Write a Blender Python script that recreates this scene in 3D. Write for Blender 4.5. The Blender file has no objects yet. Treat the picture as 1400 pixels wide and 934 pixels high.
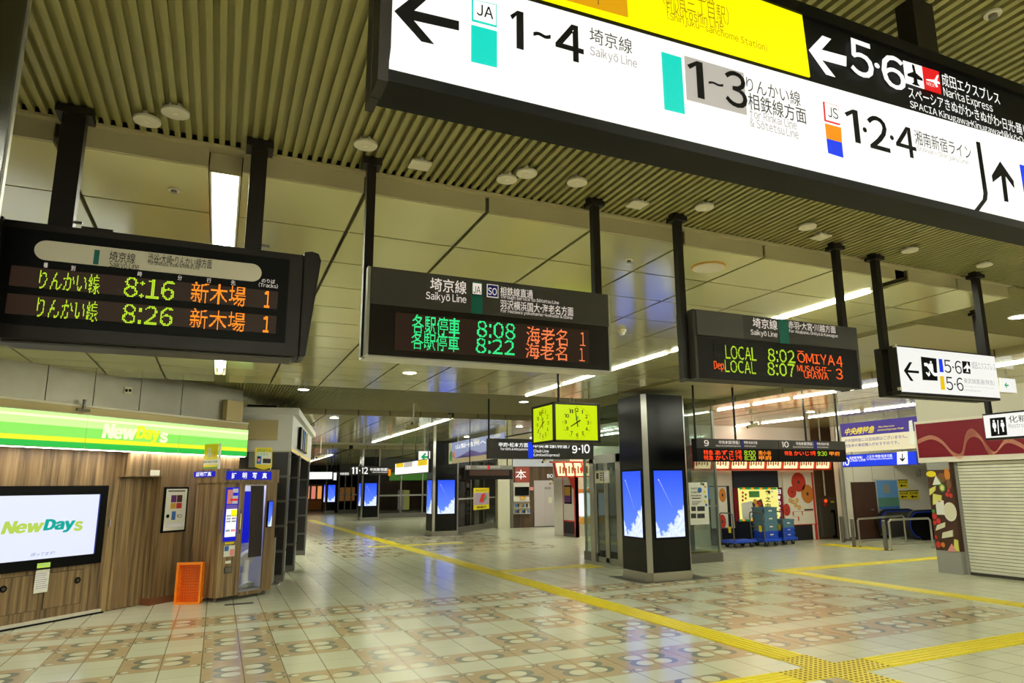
import bpy, bmesh, math, random
import numpy as np
from mathutils import Vector, Matrix
random.seed(4)
SC = bpy.context.scene
COL = SC.collection

# ------------------------------------------------------------------ camera, world, exposure
FPX, CX, CY, EYE = 936.6676, 740.0, 480.0, 1.65
YAW, PITCH, ROLL = .43670, .19410, -.01300
def _rot():
    cy, sy = math.cos(YAW), math.sin(YAW)
    f = np.array([sy*math.cos(PITCH), cy*math.cos(PITCH), math.sin(PITCH)])
    r = np.array([cy, -sy, 0.]); u = np.cross(r, f)
    cr, sr = math.cos(ROLL), math.sin(ROLL)
    return cr*r+sr*u, -sr*r+cr*u, f
_r, _u, _f = _rot()
C0 = np.array([0, 0, EYE])
cd = bpy.data.cameras.new('camera'); cam = bpy.data.objects.new('camera', cd); COL.objects.link(cam)
cam.matrix_world = Matrix(((_r[0], _u[0], -_f[0], 0), (_r[1], _u[1], -_f[1], 0), (_r[2], _u[2], -_f[2], EYE), (0, 0, 0, 1)))
cd.sensor_width = 36; cd.sensor_fit = 'HORIZONTAL'; cd.lens = FPX*36/1400
cd.shift_x = (700-CX)/1400; cd.shift_y = (CY-467)/1400
cd.clip_start = .05; cd.clip_end = 300
SC.camera = cam
wd = bpy.data.worlds.new('world'); SC.world = wd; wd.use_nodes = True
wd.node_tree.nodes['Background'].inputs[0].default_value = (.95, 1, .80, 1)
wd.node_tree.nodes['Background'].inputs[1].default_value = .25
vs = SC.view_settings
vs.view_transform = 'Standard'; vs.look = 'None'; vs.exposure = 0.0; vs.gamma = 1; vs.use_curve_mapping = False
SC.cycles.use_denoising = True
SC.cycles.max_bounces = 8; SC.cycles.transparent_max_bounces = 16
SC.cycles.sample_clamp_indirect = 5; SC.cycles.sample_clamp_direct = 14
TUBE, FILL = 78.0, 320.0     # radiance of the fluorescent tubes, and of the stronger rows added as fill

def ray(x, y): return _r*((x-CX)/FPX) - _u*((y-CY)/FPX) + _f
def onZ(x, y, z=0.):
    d = ray(x, y); return C0+(z-EYE)/d[2]*d
def proj(P):
    q = np.array(P, float)-C0; w = q@_f
    return CX+FPX*(q@_r)/w, CY-FPX*(q@_u)/w

# ------------------------------------------------------------------ materials
MATS = {}
def lin(c): return tuple(((v/255)/12.92 if v/255 <= .04045 else ((v/255+.055)/1.055)**2.4) for v in c)
def mat(name, col, rough=.5, metal=0., emis=0., spec=.5, alpha=None, noise=0.):
    m = bpy.data.materials.new(name); m.use_nodes = True; nt = m.node_tree
    b = nt.nodes['Principled BSDF']; c = lin(col)+(1,)
    b.inputs['Base Color'].default_value = c if not emis else tuple(v*.1 for v in c[:3])+(1,)
    if emis: spec = min(spec, .2)
    b.inputs['Roughness'].default_value = rough; b.inputs['Metallic'].default_value = metal
    b.inputs['Specular IOR Level'].default_value = spec
    if emis:
        b.inputs['Emission Color'].default_value = c; b.inputs['Emission Strength'].default_value = emis
    if noise:
        tc = nt.nodes.new('ShaderNodeTexCoord'); n = nt.nodes.new('ShaderNodeTexNoise')
        n.inputs['Scale'].default_value = 3; n.inputs['Detail'].default_value = 6
        nt.links.new(tc.outputs['Object'], n.inputs['Vector'])
        mx = nt.nodes.new('ShaderNodeMix'); mx.data_type = 'RGBA'
        mx.inputs[6].default_value = tuple(v*(1-noise) for v in c[:3])+(1,); mx.inputs[7].default_value = tuple(min(1, v*(1+noise)) for v in c[:3])+(1,)
        nt.links.new(n.outputs['Fac'], mx.inputs[0]); nt.links.new(mx.outputs[2], b.inputs['Base Color'])
    MATS[name] = m
    return m
class NX:
    """tiny helper to write math-node expressions"""
    def __init__(s, m): s.nt = m.node_tree
    def m(s, op, a, b=0., c=0.):
        n = s.nt.nodes.new('ShaderNodeMath'); n.operation = op
        for i, v in enumerate((a, b, c)):
            if isinstance(v, (int, float)): n.inputs[i].default_value = v
            else: s.nt.links.new(v, n.inputs[i])
        return n.outputs[0]
    def add(s, a, b): return s.m('ADD', a, b)
    def sub(s, a, b): return s.m('SUBTRACT', a, b)
    def mul(s, a, b): return s.m('MULTIPLY', a, b)
    def lt(s, a, b): return s.m('LESS_THAN', a, b)
    def gt(s, a, b): return s.m('GREATER_THAN', a, b)
    def floor(s, a): return s.m('FLOOR', a)
    def frac(s, a): return s.m('FRACT', a)
    def eq(s, a, b): return s.m('COMPARE', a, b, .1)
    def or_(s, *a):
        r = a[0]
        for v in a[1:]: r = s.m('MAXIMUM', r, v)
        return r
    def and_(s, *a):
        r = a[0]
        for v in a[1:]: r = s.m('MULTIPLY', r, v)
        return r
    def mod2(s, a): return s.mul(s.frac(s.mul(a, .5)), 2.)
    def mix(s, f, a, b):
        n = s.nt.nodes.new('ShaderNodeMix'); n.data_type = 'RGBA'
        for i, v in ((0, f), (6, a), (7, b)):
            if isinstance(v, tuple): n.inputs[i].default_value = v if len(v) == 4 else v+(1,)
            elif isinstance(v, (int, float)): n.inputs[i].default_value = v
            else: s.nt.links.new(v, n.inputs[i])
        return n.outputs[2]
    def xyz(s, out='Object'):
        tc = s.nt.nodes.new('ShaderNodeTexCoord'); sp = s.nt.nodes.new('ShaderNodeSeparateXYZ')
        s.nt.links.new(tc.outputs[out], sp.inputs[0]); return sp.outputs
    def noise(s, vec, scale, detail=4, rough=.5):
        n = s.nt.nodes.new('ShaderNodeTexNoise'); n.inputs['Scale'].default_value = scale
        n.inputs['Detail'].default_value = detail; n.inputs['Roughness'].default_value = rough
        s.nt.links.new(vec, n.inputs['Vector']); return n.outputs['Fac']
    def comb(s, x, y, z):
        n = s.nt.nodes.new('ShaderNodeCombineXYZ')
        for i, v in enumerate((x, y, z)):
            if isinstance(v, (int, float)): n.inputs[i].default_value = v
            else: s.nt.links.new(v, n.inputs[i])
        return n.outputs[0]

def floor_material():
    m = mat('floor_tile', (200, 195, 160), .24); e = NX(m); X, Y, Z = e.xyz()
    T = .3535
    far = e.gt(Y, 15.)
    Yf = e.sub(Y, e.mul(far, 13.4))
    cx = e.m('DIVIDE', e.add(X, .02), T); cy = e.m('DIVIDE', e.sub(10.555, Yf), T)
    i, j = e.floor(cx), e.floor(cy); fu, fv = e.frac(cx), e.frac(cy)
    P = e.m('ABSOLUTE', e.floor(e.mul(cx, .5))); Q = e.floor(e.mul(j, .5))
    inner = e.and_(e.gt(j, 3.5), e.lt(j, 9.5), e.lt(e.mod2(e.add(P, Q)), .5))
    frame = e.or_(e.eq(j, 3), e.eq(j, 10))
    outer = e.or_(e.and_(e.gt(j, -.5), e.lt(j, 1.5)), e.and_(e.gt(j, 11.5), e.lt(j, 13.5)))
    spine = e.and_(e.lt(P, .5), e.gt(j, 2.5), e.lt(j, 10.5))
    more = e.and_(e.gt(j, 14.5), e.or_(e.eq(e.mod2(e.add(P, Q)), 0), e.lt(P, .5)))
    brown = e.or_(inner, frame, outer, spine, more)
    near = e.and_(e.lt(X, 9.35), e.or_(e.lt(X, 5.), e.gt(Y, 5.4)), e.lt(Y, 10.56))
    farr = e.and_(far, e.gt(X, 2.9), e.lt(X, 8.7), e.lt(e.mul(j, 1.), 18.5))
    brown = e.and_(brown, e.or_(near, farr))
    pi, pj = e.mod2(i), e.mod2(j)
    def flip(f, p): return e.add(e.mul(e.sub(1., p), f), e.mul(p, e.sub(1., f)))
    u, v = flip(fu, pi), flip(fv, pj)
    def disc(a, b, r): return e.lt(e.m('SQRT', e.add(e.m('POWER', e.sub(u, a), 2.), e.m('POWER', e.sub(v, b), 2.))), r)
    base = e.mix(e.noise(e.comb(i, j, 0.), 7.3, 0), lin((208, 209, 182)), lin((226, 226, 200)))
    bt = e.mix(e.noise(e.comb(i, j, 0.), 5.1, 0), lin((184, 162, 124)), lin((204, 182, 144)))
    ring = e.or_(disc(.60, .69, .315), disc(.16, .2, .135)); cream = e.or_(disc(.71, .69, .235), disc(.19, .2, .1))
    bt = e.mix(ring, bt, lin((130, 132, 116))); bt = e.mix(cream, bt, lin((226, 222, 192)))
    c = e.mix(brown, base, bt)
    gx = e.or_(e.lt(fu, .02), e.gt(fu, .99)); gy = e.or_(e.lt(fv, .012), e.gt(fv, .988))
    c = e.mix(e.mul(gy, .45), c, lin((120, 105, 78))); c = e.mix(e.mul(gx, .75), c, lin((96, 74, 48)))
    dirt = e.noise(e.comb(X, Y, Z), .7, 5)
    c = e.mix(e.mul(dirt, .22), c, lin((150, 140, 105)))
    b = m.node_tree.nodes['Principled BSDF']; m.node_tree.links.new(c, b.inputs['Base Color'])
    rg = e.add(.14, e.mul(e.noise(e.comb(X, Y, Z), 3., 4), .08)); m.node_tree.links.new(rg, b.inputs['Roughness'])
    b.inputs['Specular IOR Level'].default_value = .6
def wood_material(name, c1, c2, c3, fx=14.):
    m = mat(name, c1, .45); e = NX(m); X, Y, Z = e.xyz()
    v = e.comb(e.mul(X, fx), e.mul(Y, fx), e.mul(Z, .55)); n1 = e.noise(v, 1., 6, .62); n2 = e.noise(v, .23, 2)
    f = e.m('MULTIPLY_ADD', e.sub(n1, .5), 3.6, .5)
    c = e.mix(f, lin(c2), lin(c1)); c = e.mix(e.mul(e.gt(n2, .55), .5), c, lin(c3))
    st = e.noise(e.comb(e.mul(X, 60.), e.mul(Y, 60.), e.mul(Z, .8)), 1., 3)
    c = e.mix(e.mul(e.gt(st, .62), .45), c, lin(c2))
    m.node_tree.links.new(c, m.node_tree.nodes['Principled BSDF'].inputs['Base Color'])
def sky_screen_material():
    m = mat('sky_screen', (0, 0, 0), .2); e = NX(m)
    U, V, W = e.xyz('UV')
    n = e.noise(e.comb(U, e.mul(V, 1.9), 0.), 4.5, 5, .55)
    edge = e.add(e.add(.08, e.mul(e.m('POWER', e.m('ABSOLUTE', e.sub(U, .18)), 1.4), .55)), e.mul(e.sub(n, .5), .42))
    edge = e.add(edge, e.mul(e.lt(U, .16), e.mul(e.sub(.16, U), .9)))
    cl = e.m('SMOOTH_MIN', e.m('MAXIMUM', e.mul(e.sub(edge, V), 18.), 0.), 1., .1)
    sky = e.mix(V, lin((92, 130, 252)), lin((38, 76, 228)))
    shade = e.mix(e.noise(e.comb(U, e.mul(V, 1.9), 3.), 9., 4), lin((150, 175, 235)), lin((240, 246, 255)))
    c = e.mix(cl, sky, shade)
    b = m.node_tree.nodes['Principled BSDF']; m.node_tree.links.new(c, b.inputs['Emission Color']); b.inputs['Emission Strength'].default_value = 1.35

floor_material(); sky_screen_material()
wood_material('wood', (164, 136, 96), (84, 64, 40), (128, 102, 68))
wood_material('dark_wood', (92, 70, 50), (62, 46, 34), (100, 78, 58))
mat('slat', (136, 130, 80), .45); mat('panel', (208, 203, 150), .13, .38); mat('fascia', (168, 158, 124), .5)
mat('seam', (70, 62, 40), .6); mat('plenum', (30, 28, 22), .8); mat('flat_ceiling', (172, 166, 124), .35)
mat('black', (5, 5, 5), .5, 0, 0, .12); mat('gloss_black', (8, 8, 10), .25, 0, 0, .35); mat('charcoal', (66, 64, 62), .5, 0, 0, .25); mat('dark_frame', (26, 21, 18), .45, 0, 0, .25)
mat('steel', (190, 186, 178), .28, .9); mat('dull_steel', (120, 116, 110), .4, .8); mat('aluminium', (214, 212, 206), .3, .6)
mat('white', (246, 246, 242), .4); mat('off_white', (214, 208, 190), .5); mat('grey', (150, 148, 142), .5); mat('light_grey', (232, 224, 208), .5)
mat('tube', (252, 255, 234), .5, 0, TUBE); mat('fill_tube', (252, 255, 234), .5, 0, FILL); mat('far_fill_tube', (252, 255, 236), .5, 0, FILL*.75); mat('reflector', (236, 232, 222), .3, .3)
mat('lit_white', (255, 255, 250), .4, 0, 1.0); mat('soft_lit', (248, 248, 244), .4, 0, .92); mat('lit_yellow', (255, 248, 0), .4, 0, 1.1)
mat('lit_orange', (222, 160, 12), .4, 0, .95); mat('lit_teal', (10, 214, 196), .4, 0, .95); mat('lit_blue', (20, 62, 240), .4, 0, .9)
mat('lit_amber', (252, 150, 10), .4, 0, .9); mat('lit_red', (228, 25, 30), .4, 0, .95); mat('lit_grey', (186, 180, 170), .4, 0, .95)
mat('ink', (8, 7, 7), .6, 0, 0, .1); mat('ink_grey', (66, 60, 62), .6, 0, 0, .1); mat('ink_pale', (178, 170, 172), .5, 0, .9); mat('ink_gold', (176, 146, 8), .5, 0, .9)
mat('teal', (0, 100, 92), .5); mat('navy', (22, 30, 140), .5); mat('sign_white', (244, 232, 218), .5, 0, .8); mat('yellow_sign', (236, 214, 30), .5)
mat('led_green', (50, 240, 140), .5, 0, 1.3); mat('led_lime', (186, 226, 40), .5, 0, 1.2); mat('led_amber', (255, 140, 30), .5, 0, 1.6)
mat('led_orange', (255, 132, 78), .5, 0, 1.3); mat('led_scarlet', (255, 96, 30), .5, 0, 1.6); mat('led_red', (255, 64, 16), .5, 0, 1.9); mat('led_back', (50, 34, 24), .5, 0, .7); mat('led_back_dark', (12, 9, 9), .5, 0, 0, .2)
mat('clock_face', (208, 236, 0), .3, 0, .88); mat('clock_green', (20, 140, 70), .5)
mat('shop_green', (136, 228, 92), .4, 0, 1.1); mat('shop_green_pale', (190, 250, 140), .4, 0, 1.3); mat('shop_green_deep', (40, 196, 74), .4, 0, .95); mat('shop_yellow', (234, 242, 40), .4, 0, 1.05)
mat('screen_white', (226, 232, 252), .3, 0, 1.0); mat('logo_lime', (184, 212, 84), .4, 0, .95); mat('logo_teal', (0, 168, 154), .4, 0, .95); mat('logo_grey', (130, 140, 180), .4, 0, .9)
mat('logo_cream', (250, 246, 190), .4, 0, 1.3)
mat('perforated', (150, 146, 132), .38, .65, noise=.22); mat('beige', (196, 178, 128), .5); mat('crate_orange', (255, 138, 16), .45); mat('crate_orange_deep', (236, 108, 8), .5)
mat('cobalt', (20, 28, 205), .4, 0, .8); mat('booth_blue', (24, 50, 170), .5); mat('booth_white', (222, 224, 240), .5); mat('curtain', (66, 58, 54), .8)
mat('paper', (232, 230, 220), .6); mat('print_dark', (40, 40, 48), .6); mat('print_violet', (104, 40, 120), .6); mat('print_red', (206, 50, 44), .6); mat('print_blue', (60, 110, 190), .6)
mat('print_green', (80, 150, 70), .6); mat('print_gold', (214, 160, 60), .6); mat('print_pink', (238, 150, 150), .6); mat('print_brown', (70, 40, 26), .6)
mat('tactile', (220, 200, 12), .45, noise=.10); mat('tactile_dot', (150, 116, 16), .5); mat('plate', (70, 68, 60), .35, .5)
mat('slate_tile', (20, 19, 20), .28); mat('mortar', (88, 84, 80), .5)
mat('shutter', (232, 230, 212), .5, noise=.22); mat('maroon', (122, 6, 30), .5, 0, 0, .3); mat('ribbon', (214, 150, 120), .4)
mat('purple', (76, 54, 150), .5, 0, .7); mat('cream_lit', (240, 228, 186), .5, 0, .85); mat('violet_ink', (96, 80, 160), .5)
mat('wall_white', (226, 218, 204), .45); mat('brown_door', (70, 44, 34), .45); mat('brown_panel', (110, 84, 62), .4, .3)
mat('lantern', (255, 214, 160), .5, 0, 1.7); mat('lantern_frame', (200, 56, 20), .4); mat('kiosk_navy', (14, 14, 34), .4); mat('crate_blue', (84, 124, 146), .5); mat('trolley_blue', (14, 70, 200), .45)
mat('rubber', (14, 14, 14), .6); mat('parasol_red', (198, 48, 28), .6); mat('parasol_orange', (206, 124, 40), .6); mat('warm_lit', (255, 170, 90), .5, 0, .75); mat('poster_yellow', (246, 224, 40), .5)
mat('menu_yellow', (248, 238, 130), .5, 0, .95); mat('door_pink', (196, 184, 184), .45); mat('cream_wall', (222, 218, 190), .5); mat('rust', (140, 52, 34), .5)
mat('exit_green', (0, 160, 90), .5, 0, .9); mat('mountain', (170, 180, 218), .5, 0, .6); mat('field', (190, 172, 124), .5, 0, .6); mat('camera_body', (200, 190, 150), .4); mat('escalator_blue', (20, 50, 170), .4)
mat('lilac', (150, 120, 190), .5, 0, .5)
mat('contrail', (190, 205, 255), .5, 0, .9); mat('green_steel', (70, 84, 76), .5, .4); mat('tactile_bar', (232, 212, 16), .4); mat('warm_print', (196, 110, 50), .5, 0, .5); mat('warm_pink', (255, 150, 130), .5, 0, .7); mat('sky_poster', (96, 150, 210), .4); mat('print_green2', (90, 140, 120), .5); mat('fruit_brown', (120, 80, 40), .5); mat('leaf_light', (220, 216, 110), .5); mat('lilac2', (180, 160, 190), .5); mat('under_light', (255, 246, 236), .5, 0, 18.); mat('booth_lamp', (245, 248, 255), .5, 0, 7.); mat('rust2', (120, 70, 40), .5); mat('dull_charcoal', (72, 70, 68), .5); mat('shop_yellow2', (250, 210, 0), .4, 0, .8)
def glass_mat(name, tint, mixf):
    m = bpy.data.materials.new(name); m.use_nodes = True; nt = m.node_tree; nt.nodes.clear()
    o = nt.nodes.new('ShaderNodeOutputMaterial'); t = nt.nodes.new('ShaderNodeBsdfTransparent'); g = nt.nodes.new('ShaderNodeBsdfGlossy')
    t.inputs[0].default_value = tint+(1,); g.inputs['Roughness'].default_value = .04
    mx = nt.nodes.new('ShaderNodeMixShader'); mx.inputs[0].default_value = mixf
    nt.links.new(t.outputs[0], mx.inputs[1]); nt.links.new(g.outputs[0], mx.inputs[2]); nt.links.new(mx.outputs[0], o.inputs[0]); MATS[name] = m
glass_mat('glass', (.80, .86, .84), .10); glass_mat('smoked_glass', (.40, .42, .42), .10)

# ------------------------------------------------------------------ frames and mesh builder
class Frame:
    def __init__(s, o, u, v=(0, 0, 1)):
        s.o = np.array(o, float); s.u = np.array(u, float); s.u /= np.linalg.norm(s.u); s.v = np.array(v, float); s.v /= np.linalg.norm(s.v)
        s.n = np.cross(s.u, s.v)
    def px(s, p):
        d = ray(*p); P = C0+((s.o-C0)@s.n)/(d@s.n)*d-s.o
        return float(P@s.u), float(P@s.v)
    def pt(s, u, v, w=0.): return s.o+s.u*u+s.v*v+s.n*w
    def off(s, w): return Frame(s.o+s.n*w, s.u, s.v)
def FY(y): return Frame((0, y, 0), (1, 0, 0))          # faces the camera (-Y)
def FX(x): return Frame((x, 0, 0), (0, -1, 0))         # faces -X, u runs towards the camera
def Zm(ox, oy, s): return lambda x, y: (ox+x*s, oy+y*s)
_tc, _gc = {}, {}
def glyph(ch, bold):
    k = (ch, bold)
    if k not in _gc:
        c = bpy.data.curves.new('t', 'FONT'); c.body = ch; c.resolution_u = 3; c.offset = bold
        o = bpy.data.objects.new('t', c); m = bpy.data.meshes.new_from_object(o)
        V = np.array([v.co[:2] for v in m.vertices]) if len(m.vertices) else np.zeros((0, 2)); F = [list(p.vertices) for p in m.polygons]
        m.calc_loop_triangles(); T = [list(t.vertices) for t in m.loop_triangles]
        bpy.data.objects.remove(o); bpy.data.curves.remove(c); bpy.data.meshes.remove(m); _gc[k] = (V, F, T)
    return _gc[k]
def text_mesh(s, bold=0., led=False):
    k = (s, bold, led)
    if k not in _tc:
        VV, FF, TT, x, n = [], [], [], 0., 0
        for ch in s:
            bar = {'ō': 'o', 'Ō': 'O'}.get(ch); c = bar or ch
            if c == ' ': x += .26; continue
            latin = 33 <= ord(c) <= 125
            if c == '1' and not led:
                w = .082+2*bold; V = np.array([(.22-w, 0), (.22, 0), (.22, .733), (.22-w*.85, .733), (0, .60), (.035, .53), (.22-w, .63)]); F = [[0, 1, 2, 3, 4, 5, 6]]; T = []
            else: V, F, T = glyph(chr(ord(c)+0xFEE0) if latin else c, bold)
            V = V.copy()
            if latin or c in '·・（）~':
                w = V[:, 0].max()-V[:, 0].min(); g = .045 if bold < .03 else .015; V[:, 0] += x-V[:, 0].min()+g; x += w+2*g
            else: V[:, 0] += x; x += 1.
            VV.append(V); FF += [[i+n for i in f] for f in F]; TT += [[i+n for i in f] for f in T]; n += len(V)
            if bar:
                x0, x1, y1 = V[:, 0].min(), V[:, 0].max(), V[:, 1].max(); m = (x1-x0)*.12
                VV.append(np.array([(x0+m, y1+.06), (x1-m, y1+.06), (x1-m, y1+.13), (x0+m, y1+.13)])); FF.append([n, n+1, n+2, n+3]); TT += [[n, n+1, n+2], [n, n+2, n+3]]; n += 4
        V = np.concatenate(VV); V -= V.min(0); V /= np.maximum(V.max(0), 1e-6); _tc[k] = (V, FF, TT)
    return _tc[k]
LOC = {}
class MB:
    def __init__(s): s.V = []; s.F = []; s.M = []; s.names = []; s.UV = {}
    def _mi(s, m):
        if m not in s.names: s.names.append(m)
        return s.names.index(m)
    def face(s, pts, m, uv=None):
        n = len(s.V); s.V += [tuple(map(float, p)) for p in pts]; s.F.append(list(range(n, n+len(pts)))); s.M.append(s._mi(m))
        if uv: s.UV[len(s.F)-1] = uv
        return s
    def mesh(s, V, F, m):
        n = len(s.V); s.V += [tuple(map(float, p)) for p in V]; mi = s._mi(m)
        for f in F: s.F.append([i+n for i in f]); s.M.append(mi)
        return s
    def hexa(s, p, m): return s.mesh(p, [(0, 3, 2, 1), (4, 5, 6, 7), (0, 1, 5, 4), (1, 2, 6, 5), (2, 3, 7, 6), (3, 0, 4, 7)], m)
    def box(s, x0, y0, z0, x1, y1, z1, m):
        return s.hexa([(x0, y0, z0), (x1, y0, z0), (x1, y1, z0), (x0, y1, z0), (x0, y0, z1), (x1, y0, z1), (x1, y1, z1), (x0, y1, z1)], m)
    def fbox(s, fr, u0, u1, v0, v1, w0, w1, m):
        return s.hexa([fr.pt(u0, v0, w0), fr.pt(u1, v0, w0), fr.pt(u1, v1, w0), fr.pt(u0, v1, w0), fr.pt(u0, v0, w1), fr.pt(u1, v0, w1), fr.pt(u1, v1, w1), fr.pt(u0, v1, w1)], m)
    def prism(s, fr, pts, w0, w1, m):
        n = len(pts); V = [fr.pt(u, v, w0) for u, v in pts]+[fr.pt(u, v, w1) for u, v in pts]
        return s.mesh(V, [list(range(n))[::-1], list(range(n, 2*n))]+[[i, (i+1) % n, n+(i+1) % n, n+i] for i in range(n)], m)
    def pp(s, fr, pts, m, w0=0., w1=.002): return s.prism(fr, [fr.px(p) for p in pts], w0, w1, m)      # outline read off the plane
    def rect(s, fr, a, b, m, w0=0., w1=.002):                                                        # upright rectangle from two corners
        (u0, v0), (u1, v1) = fr.px(a), fr.px(b)
        return s.fbox(fr, min(u0, u1), max(u0, u1), min(v0, v1), max(v0, v1), w0, w1, m)
    def screen(s, fr, u0, u1, v0, v1, w, m):
        return s.face([fr.pt(u0, v0, w), fr.pt(u1, v0, w), fr.pt(u1, v1, w), fr.pt(u0, v1, w)], m, [(0, 0), (1, 0), (1, 1), (0, 1)])
    def disc(s, fr, u, v, r, m, w0=0., w1=.002, n=20, ry=None, a0=0., a1=2*math.pi):
        full = a1-a0 > 6.2
        pts = [(u+r*math.cos(a0+(a1-a0)*k/n), v+(ry or r)*math.sin(a0+(a1-a0)*k/n)) for k in range(n if full else n+1)]
        return s.prism(fr, pts, w0, w1, m)
    def cyl(s, p, q, r, m, n=12, r2=None):
        p, q = Vector(p), Vector(q); d = (q-p).normalized(); a = d.orthogonal().normalized(); b = d.cross(a); r2 = r if r2 is None else r2
        V = [p+(a*math.cos(2*math.pi*k/n)+b*math.sin(2*math.pi*k/n))*r for k in range(n)]+[q+(a*math.cos(2*math.pi*k/n)+b*math.sin(2*math.pi*k/n))*r2 for k in range(n)]
        return s.mesh(V, [list(range(n))[::-1], list(range(n, 2*n))]+[[i, (i+1) % n, n+(i+1) % n, n+i] for i in range(n)], m)
    def tube(s, P, r, m, n=10):
        for a, b in zip(P, P[1:]): s.cyl(a, b, r, m, n)
        for a in P[1:-1]: s.ball(a, r, m)
        return s
    def ball(s, c, r, m, n=8, sz=1.):
        c = np.array(c, float); V = []; F = []
        for i in range(n+1):
            for k in range(2*n):
                t, ph = math.pi*i/n, math.pi*k/n
                V.append(c+np.array([math.sin(t)*math.cos(ph), math.sin(t)*math.sin(ph), sz*math.cos(t)])*r)
        for i in range(n):
            for k in range(2*n): F.append([i*2*n+k, i*2*n+(k+1) % (2*n), (i+1)*2*n+(k+1) % (2*n), (i+1)*2*n+k])
        return s.mesh(V, F, m)
    def text(s, fr, t, a, b, m, w=.003, bold=0., px=True, shear=0., heavy=0.):
        (u0, v0), (u1, v1) = (fr.px(a), fr.px(b)) if px else (a, b)
        V, F, T = text_mesh(t, bold)
        if heavy:
            h = heavy*abs(v1-v0)
            for k in (-1, 0, 1): s.mesh([fr.pt(u0+(x*(1-shear)+shear*y)*(u1-u0)+k*h, v0+y*(v1-v0), w+.0002*k) for x, y in V], F, m)
            return s
        return s.mesh([fr.pt(u0+(x*(1-shear)+shear*y)*(u1-u0), v0+y*(v1-v0), w) for x, y in V], F, m)
    def led(s, fr, t, a, b, m, w=.003, rows=15, bold=.0):
        (u0, v0), (u1, v1) = fr.px(a), fr.px(b); V, F, T = text_mesh(t, bold, True)
        c = abs(v1-v0)/rows; cols = max(1, int(round((u1-u0)/c))); V = V*np.array([cols, rows])
        gx, gy = np.meshgrid(np.arange(cols)+.5, np.arange(rows)+.5); hit = np.zeros(gx.shape, bool)
        for t3 in T:
            A, B, C = V[t3]
            d = (B[0]-A[0])*(C[1]-A[1])-(C[0]-A[0])*(B[1]-A[1])
            if abs(d) < 1e-9: continue
            l1 = ((gx-A[0])*(C[1]-A[1])-(C[0]-A[0])*(gy-A[1]))/d; l2 = ((B[0]-A[0])*(gy-A[1])-(gx-A[0])*(B[1]-A[1]))/d
            hit |= (l1 >= -.02) & (l2 >= -.02) & (l1+l2 <= 1.02)
        cw = (u1-u0)/cols; ch = (v1-v0)/rows
        for r_, k in zip(*np.nonzero(hit)):
            x, y = u0+k*cw, v0+r_*ch
            s.face([fr.pt(x+.08*cw, y+.08*ch, w), fr.pt(x+.92*cw, y+.08*ch, w), fr.pt(x+.92*cw, y+.92*ch, w), fr.pt(x+.08*cw, y+.92*ch, w)], m)
        return s
    def build(s, name, parent=None, bevel=0., label=None, smooth=False):
        base = LOC.get(parent.name, np.zeros(3)) if parent else np.zeros(3)
        me = bpy.data.meshes.new(name); me.from_pydata([tuple(np.array(v)-base) for v in s.V], [], s.F)
        for n in s.names: me.materials.append(MATS[n])
        me.polygons.foreach_set('material_index', s.M)
        if s.UV:
            ul = me.uv_layers.new(name='UVMap')
            for fi, uv in s.UV.items():
                for li, c in zip(me.polygons[fi].loop_indices, uv): ul.data[li].uv = c
        bm = bmesh.new(); bm.from_mesh(me)
        if not s.UV: bmesh.ops.recalc_face_normals(bm, faces=bm.faces)
        bm.to_mesh(me); bm.free()
        o = bpy.data.objects.new(name, me); COL.objects.link(o)
        if smooth: me.polygons.foreach_set('use_smooth', [True]*len(me.polygons))
        if parent: o.parent = parent; LOC[o.name] = base
        else: LOC[o.name] = np.zeros(3)
        if bevel:
            b = o.modifiers.new('bevel', 'BEVEL'); b.width = bevel; b.segments = 2; b.limit_method = 'ANGLE'
        if label: o['label'] = label
        return o
def thing(name, label, cat, loc, group=None):
    o = bpy.data.objects.new(name, None); COL.objects.link(o); o.location = tuple(map(float, loc)); LOC[o.name] = np.array(loc, float)
    o.empty_display_size = .1
    o['label'] = label; o['category'] = cat
    if group: o['group'] = group
    return o
def tag(o, label, cat, group=None):
    o['label'] = label; o['category'] = cat
    if group: o['group'] = group
    return o
def struct(o, label=None):
    o['kind'] = 'structure'
    if label: o['label'] = label
    return o
def moved(root, d, label, group=None):
    """copy a thing with its parts and sub-parts and move it by d"""
    def cp(o, par):
        c = o.copy(); COL.objects.link(c)
        if par: c.parent = par
        for ch in list(o.children): cp(ch, c)
        return c
    r = cp(root, None); r.location = Vector(root.location)+Vector(d); r['label'] = label
    if group: r['group'] = group
    return r

ZP, ZB = 3.25, 3.36      # panel ceiling, slat ceiling
# ------------------------------------------------------------------ floor
b = MB(); b.box(-9, -7, -.1, 34, 75, 0, 'floor_tile'); struct(b.build('floor'))
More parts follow.
